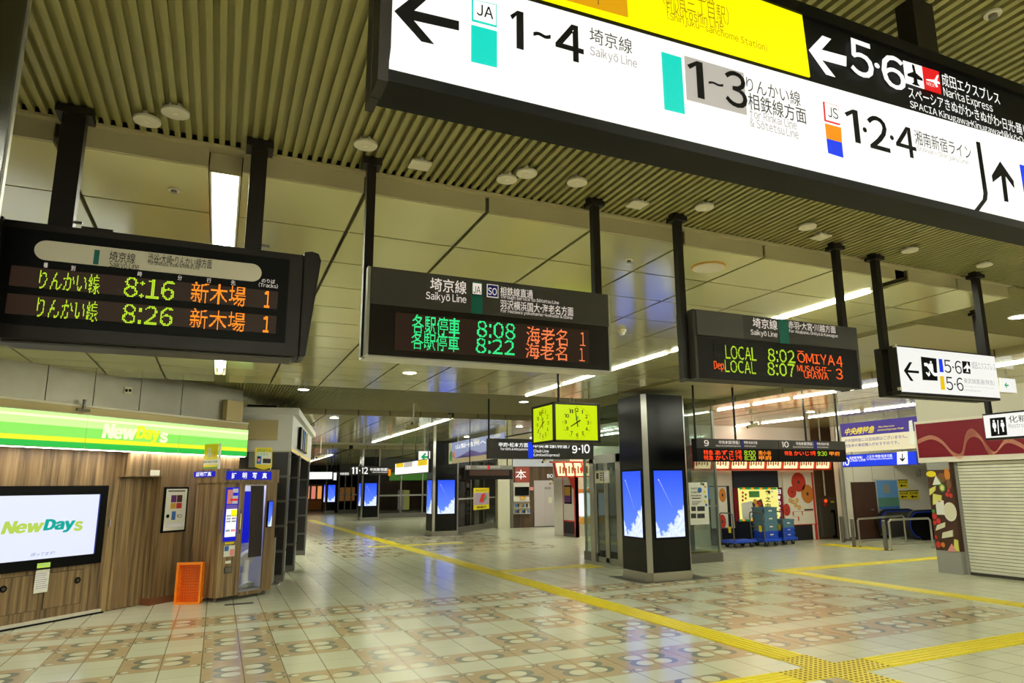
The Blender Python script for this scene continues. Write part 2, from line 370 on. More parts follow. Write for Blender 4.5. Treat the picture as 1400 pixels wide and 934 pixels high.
# ------------------------------------------------------------------ ceilings
def slats(name, x0, x1, y0, y1):
    b = MB(); p = .0495
    k = math.ceil(x0/p)
    while k*p < x1-.01:
        x = k*p; b.box(x-.0125, y0, ZB, x+.0125, y1, ZB+.022, 'slat'); k += 1
    b.box(x0, y0, ZB+.03, x1, y1, ZB+.05, 'slat')
    return struct(b.build(name))
slats('ceiling_slats', -4.5, 12.5, -6, 3.57)
slats('ceiling_slats', 6.42, 9.35, 3.62, 4.93); slats('ceiling_slats', 6.42, 6.9, 4.95, 11.25)
slats('ceiling_slats', -3, 9.35, 11.35, 15.55)
b = MB(); b.box(-9, -7, 3.47, 34, 75, 3.5, 'plenum'); struct(b.build('ceiling_slab'))
XS = [.63+.712*k for k in range(-7, 9)]
def panels(name, xs, y0, dy, ny, skip=(), fascia='Y', top=ZB-.012):
    b = MB(); g = .012
    for x0, x1 in zip(xs, xs[1:]):
        a, c = x0+g, x1-g
        for (s0, s1) in skip:
            if s0 < a < s1: a = s1
            if s0 < c < s1: c = s0
        if c-a < .03: continue
        for j in range(ny):
            ya, yb = y0+j*dy+.009, y0+(j+1)*dy-.009
            b.box(a, ya, ZP, c, yb, ZP+.02, 'panel')
    cuts = [xs[0]]+[v for q in skip for v in q]+[xs[-1]]
    for a, c in zip(cuts[::2], cuts[1::2]): b.box(a, y0, ZP+.03, c, y0+ny*dy, ZP+.05, 'seam')
    o = struct(b.build(name))
    if fascia == 'Y':
        b = MB()
        for x0, x1 in zip(xs, xs[1:]):
            a, c = x0+g, x1-g
            for (s0, s1) in skip:
                if s0 < a < s1: a = s1
                if s0 < c < s1: c = s0
            if c-a > .03: b.box(a, y0-.012, ZP, c, y0+.004, top, 'fascia')
        for a, c in zip(cuts[::2], cuts[1::2]): b.box(a, y0+.008, ZP+.025, c, y0+.03, top, 'seam')
        b.box(xs[0], y0-.05, top, xs[-1], y0+.03, top+.014, 'fascia')
        struct(b.build('trim_1' if y0 < 5 else 'trim_2'))
    return o
TR = [(-.155, .005), (4.85, 5.01)]
panels('ceiling', XS, 3.62, .6415, 12, skip=TR)
XS2 = [.63+.712*k for k in range(-5, 12)]
panels('ceiling', XS2, 15.7, .6415, 15, skip=[(-.12, -.035), (4.85, 5.01)], top=3.46)
panels('ceiling', XS2, 29.4, .6415*2, 17, skip=[(4.85, 5.01)], top=3.46)
b = MB(); b.box(-4, 25.4, 3.40, 9.4, 29.3, 3.42, 'flat_ceiling'); b.box(9.4, 20, 3.38, 30, 62, 3.40, 'flat_ceiling'); b.box(-4, 29, 3.40, -2.9, 60, 3.42, 'flat_ceiling'); struct(b.build('ceiling_far'))
XR = [9.30+.68*k for k in range(0, 21)]
panels('ceiling', XR, 4.95, .6415, 24, skip=[(9.94, 10.02), (11.30, 11.38), (13.34, 13.42), (16.74, 16.82)], fascia=None)
b = MB()
for j in range(24):
    b.box(9.28, 4.95+j*.6415+.012, ZP, 9.295, 4.95+(j+1)*.6415-.012, ZB, 'fascia')
b.box(9.298, 4.95, ZP, 9.306, 20.3, ZB, 'seam'); struct(b.build('trim_3'))
b = MB()
for j in range(4): b.box(6.95, 4.97+j*1.6, ZB, 9.38, 4.97+(j+1)*1.6-.015, ZB+.02, 'flat_ceiling')
b.box(9.4, 3.0, ZB, 24, 4.93, ZB+.02, 'flat_ceiling'); b.box(6.95, 11.4, ZB+.03, 9.4, 15.6, ZB+.05, 'flat_ceiling'); struct(b.build('ceiling_plain'))

# ------------------------------------------------------------------ fluorescent lights
def fluorescent(x, y0, y1, z, label, n=1, w=.075, drop=0., tube='tube'):
    t = thing('fluorescent_light', label, 'light', (x, (y0+y1)/2, z), 'fluorescent tube lights in the ceiling')
    b = MB()
    b.box(x-w, y0, z+.001, x-w+.01, y1, z+.085, 'reflector'); b.box(x+w-.01, y0, z+.001, x+w, y1, z+.085, 'reflector')
    b.box(x-w, y0, z+.085, x+w, y1, z+.10, 'grey'); b.box(x-w, y0-.012, z+(.001 if drop else -.005), x+w, y0, z+.10, 'fascia'); b.box(x-w, y1, z+.001, x+w, y1+.012, z+.10, 'fascia')
    b.build('housing', t)
    L = (y1-y0)/n
    for k in range(n):
        a, c = y0+k*L+.03, y0+(k+1)*L-.03
        zt = z+.035-drop
        for e0, e1 in ((a, a+.05), (c-.05, c)):
            b = MB(); b.box(x-.026, e0, zt-.01, x+.026, e1, z+.085, 'aluminium'); b.build('lamp_holder', t)
        b = MB(); b.cyl((x, a+.04, zt), (x, c-.04, zt), .024, tube, 10); b.build('tube', t)
    return t
fluorescent(-.075, 3.66, 10.6, ZP, 'recessed tube light behind the left departure board near its right post', 4)
fluorescent(4.93, 3.86, 11.28, ZP, 'long row of tube lights passing behind the middle and right departure boards', 5, drop=.035, w=.07)
fluorescent(4.93, 15.75, 25.0, ZP, 'distant tube light row over the far concourse left of the clock', 6, drop=.035, w=.035)
fluorescent(4.93, 34.5, 46, ZP, 'farthest short tube light row above the far left signs', 6, drop=.035, w=.035)
fluorescent(9.98, 5.4, 12.2, ZP, 'tube light row running from the right edge to the black pillar with clock', 6, drop=.035, w=.035)
fluorescent(13.38, 6.2, 16.2, ZP, 'rightmost tube light row above the red shop front and kiosk', 6, drop=.035, w=.035)
fluorescent(16.78, 6.5, 14.4, ZP, 'far right tube light row over the escalator railings', 5, drop=.035, w=.035)
fluorescent(-.075, 15.9, 25.0, ZP, 'added fill tube row hidden behind the white shop corner', 5, drop=.035, w=.035, tube='far_fill_tube')  # unseen row, added to brighten the far concourse
fluorescent(11.34, 15.9, 25.0, ZP, 'tube light row over the red kiosk corner', 5, drop=.035, w=.035, tube='far_fill_tube')
fluorescent(11.6, 27.5, 36.5, ZP, 'added far fill tube row right of the advertising pillars', 5, drop=.035, w=.035, tube='far_fill_tube')  # extra row put in to lift the light beyond the pillars
for k, x in enumerate((-2.5, -.075, 2.43, 4.93, 7.43)):  # unseen rows added behind the camera to light sign fronts and floor
    fluorescent(x, -6.4, -.2, ZB-.11, ('first', 'second', 'third', 'fourth', 'fifth')[k]+' added fill tube row from the left, unseen behind the viewpoint', 4, tube='fill_tube')

# ------------------------------------------------------------------ downlights, discs, sensors on the ceiling
mat('lit_lamp', (255, 250, 225), .5, 0, 30.)
def downlight(px, z, label):
    P = onZ(*px, z); t = thing('downlight', label, 'light', (P[0], P[1], z-.012), 'round downlights')
    fr = Frame((P[0], P[1], z), (1, 0, 0), (0, -1, 0))
    b = MB(); b.disc(fr, 0, 0, .105, 'white', 0, .012, 24); b.build('rim', t)
    b = MB(); b.disc(fr, 0, 0, .088, 'lit_lamp', .012, .015, 24); b.build('lamp', t)
for px, z, l in (((560, 509), ZP, 'round lit downlight below the middle departure board'), ((415, 532), ZB, 'round lit downlight in slat ceiling above white shop corner'),
                 ((716, 549), ZB, 'round lit downlight just left of the cube clock'), ((457, 571), ZP, 'round lit downlight beyond the white shop corner'),
                 ((710, 583), ZP, 'round lit downlight above the black 9 and 10 sign'), ((638, 597), ZP, 'small round downlight above the landscape banner'),
                 ((1108, 563), ZP, 'round lit downlight above the track ten board'), ((1393, 432), ZB, 'round lit downlight cut by the right edge')):
    downlight(px, z, l)
names = ['left of pair above left board', 'right of pair above left board', 'beside left post of middle board', None, 'left of pair above middle board', 'right of pair above middle board',
         'left of the right post of the middle board', None, 'right of the left post of the right board', 'above right departure board', None, 'between the white sign posts', 'beside the last white sign post']
for k, px in enumerate(((201, 166), (240, 155), (500, 199), (574, 227), (693, 246), (720, 238), (789, 250), (871, 281), (963, 284), (1104, 311), (1122, 325), (1244, 343), (1346, 363))):
    P = onZ(*px, 3.335); fr = Frame((P[0], P[1], 3.345), (1, 0, 0), (0, -1, 0)); b = MB()
    if names[k]:
        b.disc(fr, 0, 0, .058, 'off_white', 0, .012, 24); b.disc(fr, 0, 0, .012, 'light_grey', .012, .014, 8); b.disc(fr, 0, 0, .03, 'off_white', -.03, 0)
        tag(b.build('ceiling_cover'), 'round cream ceiling cover plate '+names[k], 'ceiling cover', 'round ceiling covers on the slats')
    else:
        b.fbox(fr, -.055, .055, -.05, .05, 0, .01, 'off_white'); b.fbox(fr, -.03, .03, -.03, .03, -.03, 0, 'off_white')
        tag(b.build('ceiling_cover_plate'), 'square cream ceiling plate '+{3: 'between first and second post of the middle board', 7: 'left of the right board first post', 10: 'left of the right board second post'}[k], 'ceiling plate', 'square plates on the slats')
for px, z, l in (((1357, 18), 3.35, 'small round sprinkler in slats at top right corner'), ((238, 259), ZP, 'small sprinkler left of the recessed tube light'), ((860, 355), ZP, 'small sprinkler between middle and right boards')):
    P = onZ(*px, z); fr = Frame((P[0], P[1], z), (1, 0, 0), (0, -1, 0)); t = thing('sprinkler', l, 'sprinkler', (P[0], P[1], z-.01))
    b = MB(); b.disc(fr, 0, 0, .03, 'off_white', 0, .008); b.build('plate', t); b = MB(); b.disc(fr, 0, 0, .015, 'dull_steel', .008, .02); b.build('nozzle', t)
P = onZ(969, 365, ZP); fr = Frame((P[0], P[1], ZP), (1, 0, 0), (0, -1, 0)); t = thing('ceiling_speaker', 'large round speaker grille above the right departure board', 'speaker', (P[0], P[1], ZP-.01))
b = MB(); b.disc(fr, 0, 0, .13, 'print_gold', 0, .008, 28); b.build('rim', t); b = MB(); b.disc(fr, 0, 0, .12, 'light_grey', .008, .012, 28); b.build('grille', t)
for px, l in (((850, 451), 'dome smoke detector right of the middle board'),):
    P = onZ(*px, ZP); b = MB(); b.cyl((P[0], P[1], ZP), (P[0], P[1], ZP-.03), .05, 'off_white', 18, .045); b.cyl((P[0], P[1], ZP-.03), (P[0], P[1], ZP-.055), .035, 'light_grey', 18, .025); tag(b.build('smoke_detector'), l, 'smoke detector')

# ------------------------------------------------------------------ hanging departure boards and direction signs
def hanger(x, y, w, d, z0, z1=ZB, flange=.05, m='dark_frame', parent=None):
    b = MB(); b.box(x-w/2, y-d/2, z0, x+w/2, y+d/2, z1-.03, m); b.box(x-w/2-flange/2, y-d/2-flange/2, z1-.05, x+w/2+flange/2, y+d/2+flange/2, z1-.02, m)
    b.box(x-w/2-flange/2, y-d/2, z1-.02, x+w/2+flange/2, y+d/2, z1+.005, m)
    return b.build('hanger_post', parent)
def split_post(x, y, w, z0, parent): return hanger(x, y, w, w, z0, parent=parent)

# left departure board
YL = 3.36; fl = FY(YL); Z = Zm(0, 280, 450/1400)
t = thing('departure_board', 'left departure board showing 8:16 and 8:26 under a pale rounded header', 'departure board', (-.3, YL+.1, 2.26), 'hanging departure boards')
top = 2.775; bot = 2.262
b = MB(); b.fbox(fl, -.88, .305, bot, top-.01, -.19, 0, 'dark_frame'); b.fbox(fl, -.84, .28, bot-.012, bot, -.17, -.02, 'charcoal'); b.build('housing', t, .006)
b = MB(); b.prism(fl, [(.305, bot-.002), (.335, bot+.005), (.385, top-.03), (.372, top+.005), (.34, top+.012), (.305, top+.005)], -.19, .004, 'dark_frame'); b.build('end_cap', t, .006)
b = MB(); b.fbox(fl, -.93, -.88, bot, top, -.19, .004, 'dark_frame'); b.build('end_cap', t, .006)
b = MB(); b.fbox(fl, -.87, .24, bot+.06, top-.045, .0, .006, 'black'); b.build('display_panel', t)
c = [fl.px(Z(205, 162)), fl.px(Z(205, 240)), fl.px(Z(1068, 327)), fl.px(Z(1068, 247))]; vm = [(c[0][1]+c[3][1])/2, (c[1][1]+c[2][1])/2]; r = (vm[0]-vm[1])/2
u0, u1 = c[0][0], c[2][0]; vc = sum(vm)/2
pts = [(u0+r*math.cos(a), vc+r*math.sin(a)) for a in np.linspace(math.pi/2, 1.5*math.pi, 12)]+[(u1+r*math.cos(a), vc+r*math.sin(a)) for a in np.linspace(-math.pi/2, math.pi/2, 12)]
b = MB(); b.prism(fl, pts, .004, .010, 'light_grey'); b.build('header', t)
b = MB(); b.rect(fl, Z(397, 255), Z(427, 197), 'teal', .010, .012)
f2 = fl.off(.010)
for s_, a, c_ in (('埼京線', (463, 240), (578, 209)), ('Saikyō Line', (463, 274), (594, 250)), ('渋谷・大崎・りんかい線方面', (628, 245), (903, 235)), ('for Shibuya, Ōsaki & Rinkai Line', (628, 258), (850, 260))):
    b.text(f2, s_, Z(*a), Z(*c_), 'ink')
for s_, x, y in (('種', 195, 257), ('別', 312, 270), ('時', 595, 295), ('分', 765, 311), ('行', 889, 322), ('先', 992, 332)):
    b.text(fl.off(.006), s_, Z(x-10, y+10), Z(x+10, y-9), 'sign_white')
b.text(fl.off(.006), 'のりば', Z(1113, 331), Z(1170, 320), 'sign_white'); b.text(fl.off(.006), '(Tracks)', Z(1100, 350), Z(1182, 339), 'sign_white')
b.build('lettering', t)
for (q, row) in ((((55, 270), (1180, 362), (1180, 442), (50, 350)), ((('りんかい線', (162, 360), (430, 300), 'led_lime', 16), ('8:16', (525, 390), (745, 328), 'led_lime', 14), ('新木場', (810, 414), (1048, 350), 'led_amber', 16), ('1', (1122, 438), (1150, 369), 'led_amber', 14)))),
                 (((50, 385), (1174, 470), (1172, 550), (46, 465)), ((('りんかい線', (152, 480), (422, 413), 'led_lime', 16), ('8:26', (517, 502), (738, 440), 'led_lime', 14), ('新木場', (805, 524), (1045, 460), 'led_amber', 16), ('1', (1117, 543), (1146, 476), 'led_amber', 14))))):
    b = MB(); v1 = (fl.px(Z(*q[0]))[1]+fl.px(Z(*q[1]))[1])/2; v0 = (fl.px(Z(*q[2]))[1]+fl.px(Z(*q[3]))[1])/2
    b.fbox(fl, -.83, fl.px(Z(1178, 450))[0], v0, v1, .005, .008, 'led_back'); w = b.build('led_window', t)
    b = MB()
    for s_, a, c_, m, n in row: b.led(fl.off(.008), s_, Z(*a), Z(*c_), m, rows=n+6 if len(s_) > 2 and ':' not in s_ else n, bold=.02 if s_ == '1' else 0.)
    b.build('led_text', w)
hanger(-.70, YL+.10, .09, .06, top, parent=t); hanger(.075, YL+.10, .075, .06, top, parent=t)
b = MB()
for x in (-.70, .075): b.cyl((x+.03, YL+.10, top+.045), (x+.075, YL+.10, top+.045), .007, 'dull_steel', 8)
b.build('bolt', t)
b = MB(); b.fbox(fl, -.62, -.50, top-.01, top+.018, -.12, -.06, 'dark_frame'); b.build('cable_cover', t)

# middle departure board
fc = FY(3.35); Z = Zm(480, 340, 380/1268)
ul, ur = fc.px(Z(72, 300))[0], fc.px(Z(1184, 400))[0]; bot, top = 2.292, 2.742
t = thing('departure_board', 'middle departure board with green 8:08 and 8:22 and orange destination', 'departure board', ((ul+ur)/2, 3.42, bot), 'hanging departure boards')
b = MB(); b.fbox(fc, ul+.004, ur-.004, bot, top, -.15, 0, 'dark_frame'); b.build('housing', t, .004)
for u in (ul, ur-.012):
    for w0, w1 in ((-.055, .002), (-.152, -.09)):
        b = MB(); b.fbox(fc, u-.004, u+.014, bot-.004, top+.004, w0, w1, 'aluminium'); b.build('end_cap', t, .004)
b = MB(); b.fbox(fc, ul+.01, ur-.01, bot-.008, bot, -.15, 0, 'aluminium'); b.build('bottom_rail', t)
hv = fc.px(Z(620, 302))[1]
b = MB(); b.fbox(fc, ul+.014, ur-.014, hv, top, 0, .008, 'charcoal'); hd = b.build('header', t)
b = MB(); b.rect(fc, Z(547, 213), Z(597, 158), 'teal', .008, .010); b.rect(fc, Z(552, 208), Z(592, 163), 'sign_white', .010, .011); b.rect(fc, Z(547, 296), Z(597, 213), 'teal', .008, .010)
b.rect(fc, Z(617, 222), Z(669, 169), 'sign_white', .008, .009); b.rect(fc, Z(620, 219), Z(666, 172), 'navy', .009, .011)
f2 = fc.off(.009)
for s_, a, c_, m in (('埼京線', (360, 192), (526, 150), 'sign_white'), ('Saikyō Line', (340, 240), (525, 214), 'sign_white'), ('JA', (556, 203), (590, 174), 'ink'), ('SO', (624, 210), (664, 182), 'sign_white'),
                     ('相鉄線直通', (680, 212), (828, 190), 'sign_white'), ('Through service to Sōtetsu Line', (680, 231), (947, 239), 'sign_white'), ('羽沢横浜国大・海老名方面', (680, 275), (1012, 268), 'sign_white'), ('for Hazawa yokohama-kokudai & Ebina', (680, 294), (1008, 308), 'sign_white')):
    b.text(f2.off(.001), s_, Z(*a), Z(*c_), m, bold=.004)
b.build('lettering', t)
b = MB(); b.fbox(fc, fc.px(Z(200, 400))[0], fc.px(Z(1085, 450))[0], fc.px(Z(640, 492))[1], fc.px(Z(640, 332))[1], 0, .004, 'led_back'); w = b.build('led_window', t)
b = MB()
for s_, a, c_, m, n in (('各駅停車', (278, 385), (495, 320), 'led_green', 20), ('各駅停車', (274, 458), (492, 398), 'led_green', 20), ('8:08', (573, 402), (748, 345), 'led_green', 14), ('8:22', (568, 475), (745, 421), 'led_green', 14),
                        ('海老名', (800, 432), (985, 370), 'led_orange', 20), ('海老名', (795, 500), (983, 445), 'led_orange', 20), ('1', (1043, 443), (1067, 384), 'led_orange', 14), ('1', (1040, 513), (1064, 456), 'led_orange', 14)):
    b.led(fc.off(.004), s_, Z(*a), Z(*c_), m, rows=n)
b.build('led_text', w)
hanger(.62, 3.42, .045, .045, bot, parent=t); hanger(1.965, 3.42, .045, .045, top, parent=t)

# right departure board
fc = FY(3.35); Z = Zm(830, 340, 370/1329)
ul, ur = fc.px(Z(430, 450))[0], fc.px(Z(1234, 520))[0]; bot, top = 2.285, 2.715
t = thing('departure_board', 'right departure board with LOCAL trains at 8:02 and 8:07', 'departure board', ((ul+ur)/2, 3.42, bot), 'hanging departure boards')
b = MB(); b.fbox(fc, ul+.004, ur-.004, bot, top, -.15, 0, 'led_back_dark'); b.build('housing', t, .004)
for u in (ul, ur-.012):
    for w0, w1 in ((-.055, .004), (-.17, -.10)):
        b = MB(); b.prism(fc, [(u-.006, bot-.004), (u+.016, bot-.004), (u+.016, top+.004), (u-.006, top+.004)], w0, w1, 'charcoal'); b.build('end_cap', t, .004)
hv = fc.px(Z(840, 462))[1]
b = MB(); b.fbox(fc, ul+.014, ur-.014, hv, top, 0, .012, 'charcoal'); b.fbox(fc, ul+.014, fc.px(Z(662, 400))[0], hv, top, .012, .014, 'dull_charcoal'); b.build('header', t)
b = MB(); b.rect(fc, Z(842, 466), Z(880, 356), 'teal', .012, .014); f2 = fc.off(.012)
for s_, a, c_, m in (('埼京線', (715, 388), (832, 352), 'sign_white'), ('Saikyō Line', (705, 430), (833, 409), 'sign_white'), ('赤羽・大宮・川越方面', (890, 392), (1118, 381), 'sign_white'), ('for Akabane, Ōmiya & Kawagoe', (892, 416), (1130, 420), 'sign_white')):
    b.text(f2, s_, Z(*a), Z(*c_), m, bold=.004)
b.build('lettering', t)
b = MB(); b.fbox(fc, fc.px(Z(523, 500))[0], fc.px(Z(1155, 560))[0], fc.px(Z(840, 630))[1], fc.px(Z(840, 495))[1], 0, .003, 'led_back_dark'); w = b.build('led_window', t)
b = MB()
for s_, a, c_, m, n in (('LOCAL', (582, 540), (728, 488), 'led_lime', 16), ('LOCAL', (580, 606), (726, 558), 'led_lime', 16), ('Dep.', (525, 602), (577, 556), 'led_scarlet', 14), ('8:02', (790, 553), (918, 502), 'led_lime', 14), ('8:07', (788, 621), (918, 568), 'led_lime', 14),
                        ('ŌMIYA', (935, 559), (1112, 518), 'led_scarlet', 16), ('4', (1127, 580), (1152, 530), 'led_scarlet', 14), ('MUSASHI-', (933, 603), (1098, 585), 'led_scarlet', 9), ('URAWA', (967, 636), (1083, 614), 'led_scarlet', 9), ('3', (1125, 641), (1152, 592), 'led_scarlet', 14)):
    b.led(fc.off(.003), s_, Z(*a), Z(*c_), m, rows=n)
b.build('led_text', w)
hanger(2.575, 3.42, .045, .045, bot, parent=t); hanger(3.98, 3.42, .045, .045, top, parent=t)

# white escalator direction sign
fc = FY(3.38); Z = Zm(1200, 460, 200/1334)
ul, ur = fc.px(Z(187, 300))[0], fc.px(Z(1088, 400))[0]; bot, top = 2.268, 2.622
t = thing('direction_sign', 'lit white hanging sign with escalator pictogram and 5·6 twice', 'sign', ((ul+ur)/2, 3.46, bot), 'hanging direction signs')
b = MB(); b.fbox(fc, ul, ur+.012, bot, top+.012, -.07, 0, 'dark_frame'); b.fbox(fc, ul, ur, bot, top+.012, -.19, -.12, 'dark_frame'); b.fbox(fc, ul, ur, bot+.03, top-.03, -.12, -.07, 'black')
b.build('housing', t, .004)
b = MB(); b.fbox(fc, ul+.01, ur, bot+.02, top, 0, .006, 'soft_lit'); b.build('lit_panel', t)
b = MB(); f2 = fc.off(.006); k = 'ink'
b.pp(f2, [Z(*q) for q in ((238, 312), (288, 235), (312, 236), (274, 308), (374, 316), (374, 338), (272, 330), (326, 408), (300, 406))], k)
b.pp(f2, [Z(*q) for q in ((393, 185), (532, 203), (545, 405), (410, 398))], k)
P2 = [fc.px(Z(*q)) for q in ((415, 258), (440, 258), (505, 350), (535, 350))]
for a, c_ in zip(P2, P2[1:]):
    dx, dy = c_[0]-a[0], c_[1]-a[1]; L = math.hypot(dx, dy); n = (-dy/L*.012, dx/L*.012)
    b.prism(fc, [(a[0]+n[0], a[1]+n[1]), (a[0]-n[0], a[1]-n[1]), (c_[0]-n[0], c_[1]-n[1]), (c_[0]+n[0], c_[1]+n[1])], .008, .010, 'lit_white')
u, v = fc.px(Z(474, 236)); b.disc(fc, u, v, .0085, 'lit_white', .008, .010); b.rect(fc, Z(466, 312), Z(490, 252), 'lit_white', .008, .010)
b.pp(fc, [Z(*q) for q in ((455, 368), (428, 330), (440, 328), (452, 345), (460, 318), (468, 352))], 'lit_white', .008, .010)
b.pp(f2, [Z(*q) for q in ((555, 205), (585, 208), (600, 328), (566, 325))], 'lit_blue'); b.pp(f2, [Z(*q) for q in ((568, 362), (600, 365), (614, 488), (577, 486))], 'shop_yellow2')
b.text(f2, '5·6', Z(610, 332), Z(753, 225), k); b.text(f2, '5·6', Z(628, 490), Z(768, 378), k)
b.pp(f2, [Z(*q) for q in ((768, 225), (838, 232), (845, 343), (778, 336))], k)
b.pp(fc, [Z(*q) for q in ((805, 238), (811, 262), (842, 292), (842, 302), (813, 292), (813, 316), (822, 328), (808, 324), (795, 327), (803, 314), (802, 291), (775, 300), (775, 290), (800, 262))], 'lit_white', .008, .010)
b.text(f2, '成田エクスプレス', Z(858, 295), Z(1065, 250), 'ink_pale'); b.text(f2, '東武線直通（特急）', Z(785, 428), Z(1060, 402), 'ink_pale')
b.text(f2, 'Through service to Tobu Line', Z(788, 462), Z(1060, 470), 'ink_pale'); b.text(f2, '(Limited Express)', Z(788, 500), Z(940, 490), 'ink_pale')
b.build('lettering', t)
hanger(4.455, 3.475, .05, .05, top, parent=t); hanger(5.655, 3.475, .05, .05, top, parent=t)
for z in (bot+.04, top+.005):
    b = MB(); b.fbox(fc, ul-.006, ul+.012, z-.01, z+.012, -.02, .004, 'off_white'); b.build('clip', t)

# restroom sign hanging behind it, facing left
X0 = 6.9; fx = FX(X0); Z = Zm(1200, 460, 200/1334)
a, c_ = fx.px(Z(952, 720)), fx.px((1400, 559)); d_ = fx.px(Z(962, 940))
t = thing('restroom_sign', 'lit white restroom sign with two figures at the right edge', 'sign', (X0+.05, -a[0]-.7, d_[1]), 'hanging direction signs')
b = MB(); b.fbox(fx, a[0], a[0]+1.5, d_[1]-.01, a[1]+.012, -.10, 0, 'dark_frame'); b.build('housing', t, .004)
b = MB(); b.fbox(fx, a[0]+.012, a[0]+1.48, d_[1]+.01, a[1]-.005, 0, .006, 'soft_lit'); b.build('lit_panel', t)
b = MB(); f2 = fx.off(.006); b.pp(f2, [Z(*q) for q in ((1022, 748), (1165, 735), (1182, 900), (1037, 912))], 'ink')
for cxx, sk in ((1063, 1), (1138, 0)):
    u, v = fx.px(Z(cxx, 772)); b.disc(fx, u, v, .010, 'lit_white', .008, .010); s_ = .0058
    body = [(-2.2, -2.5), (2.2, -2.5), (3.2, -9), (1.8, -9), (1.6, -5), (2.8 if sk else 1.6, -12), (1.2, -12), (1.2, -18), (-1.2, -18), (-1.2, -12), (-2.8 if sk else -1.6, -12), (-1.6, -5), (-1.8, -9), (-3.2, -9)]
    b.prism(fx, [(u+p[0]*s_, v+p[1]*s_) for p in body], .008, .010, 'lit_white')
b.pp(fx, [Z(*q) for q in ((1096, 765), (1104, 764), (1112, 890), (1104, 891))], 'lit_white', .008, .010)
b.text(f2, '化粧室', Z(1200, 790), (1418, 565), 'ink_grey'); b.text(f2, 'Restrooms', Z(1200, 838), (1412, 577), 'ink_pale')
b.build('lettering', t)
yy = -a[0]-.04; hanger(X0+.05, yy, .045, .045, a[1]+.01, parent=t); hanger(X0+.05, yy-1.3, .045, .045, a[1]+.01, parent=t)

# small green exit arrow sign
fc = FY(6.4); a, c_ = fc.px((1369, 536)), fc.px((1381, 518))
t = thing('exit_sign', 'small white exit sign with green arrow right of white escalator sign', 'sign', ((a[0]+c_[0])/2, 6.45, a[1]))
b = MB(); b.fbox(fc, a[0]-.005, c_[0]+.12, a[1]-.005, c_[1]+.005, -.08, 0, 'off_white'); b.build('housing', t, .003)
b = MB(); b.fbox(fc, a[0], c_[0]+.115, a[1], c_[1], 0, .004, 'soft_lit'); b.build('lit_panel', t)
uc, vc, q = (a[0]+c_[0])/2+.01, (a[1]+c_[1])/2, .05
b = MB(); b.prism(fc, [(uc-q, vc), (uc, vc+q*.8), (uc+q*.25, vc+q*.6), (uc-q*.3, vc+q*.2), (uc+q, vc+q*.2), (uc+q, vc-q*.2), (uc-q*.3, vc-q*.2), (uc+q*.25, vc-q*.6), (uc, vc-q*.8)], .004, .006, 'exit_green'); b.build('arrow', t)
b = MB(); b.cyl((c_[0]-.02, 6.44, c_[1]), (c_[0]-.02, 6.44, ZB), .012, 'grey'); b.build('hanger_rod', t)

# ------------------------------------------------------------------ the big lit sign above
SB = .85; zz = lambda z: 1.65+(z-1.65)*SB
fc = FY(1.6*SB); A = Zm(480, 0, 300/1400); B = Zm(740, 0, 360/1400); Cz = Zm(900, 0, 500/1374); D = Zm(1160, 100, 240/934)
U0, U1, V0, V1 = .325*SB, 3.75*SB, zz(2.70), zz(3.315)
t = thing('overhead_direction_sign', 'huge lit overhead sign with 1~4, 1~3 and a yellow upper band', 'sign', ((U0+U1)/2, 1.45, V0-.05), 'hanging direction signs')
prof = [(-.01, V0-.024), (-.11, V0-.024), (-.128, V0), (-.128, V1+.026), (-.002, V1+.026), (-.002, V0)]   # depth, height
V = []; n = len(prof)
for u in (U0-.004, U1+.02): V += [fc.pt(u, z, w) for w, z in prof]
b = MB(); b.mesh(V, [list(range(n)), list(range(n, 2*n))]+[[i, (i+1) % n, n+(i+1) % n, n+i] for i in range(n)], 'black')
b.fbox(fc, U0-.02, U1+.02, V0-.03, V0-.002, -.06, .012, 'black'); b.fbox(fc, U0-.02, U1+.02, V1, V1+.04, -.06, .012, 'black'); b.build('housing', t)
b = MB(); b.prism(fc, [(U0-.026, V0-.034), (U0-.004, V0-.034), (U0-.004, V0), (U0, zz(2.757)), (U0, V1+.034), (U0-.026, V1+.034)], -.06, .014, 'dark_frame'); b.fbox(fc, U0-.026, U0-.006, V0-.03, V1+.03, -.132, -.07, 'dark_frame'); b.build('end_cap', t)
dl, dr = fc.px((720, 0)), fc.px((1400, 195)); sl = (dr[1]-dl[1])/(dr[0]-dl[0]); dv = lambda u: dl[1]+sl*(u-dl[0])-.004
b = MB(); b.prism(fc, [(U0, V0), (U1, V0), (U1, dv(U1)), (U0, dv(U0))], 0, .005, 'lit_white'); b.build('lit_panel', t)
ub = fc.px((1102, 105))[0]
b = MB(); b.prism(fc, [(U0, dv(U0)+.016), (ub+.012, dv(ub)+.016), (fc.px((1095, 24))[0], V1), (U0, V1)], 0, .005, 'lit_yellow'); b.build('lit_panel', t, label='yellow lit panel')
b = MB(); f2 = fc.off(.005)
b.pp(f2, [A(*q) for q in ((276, 72), (448, -62), (530, -45), (400, 70), (687, 138), (687, 195), (396, 130), (527, 283), (448, 265))], 'ink')
b.pp(f2, [A(*q) for q in ((769, -2), (928, 32), (928, 176), (769, 135))], 'lit_teal'); b.pp(f2, [A(*q) for q in ((778, 8), (920, 40), (920, 166), (778, 128))], 'lit_white', .003, .005)
b.text(f2, 'JA', A(795, 104), A(902, 62), 'ink', .006, bold=.01)
b.pp(f2, [A(*q) for q in ((766, 160), (929, 203), (930, 432), (765, 393))], 'lit_teal')
b.text(f2, '1', (697, 64.5), (715, 18), 'ink', bold=.018); b.text(f2, '~', A(1160, 234), A(1270, 226), 'ink', bold=.05); b.text(f2, '4', (759, 78), (796.5, 39), 'ink', bold=.018)
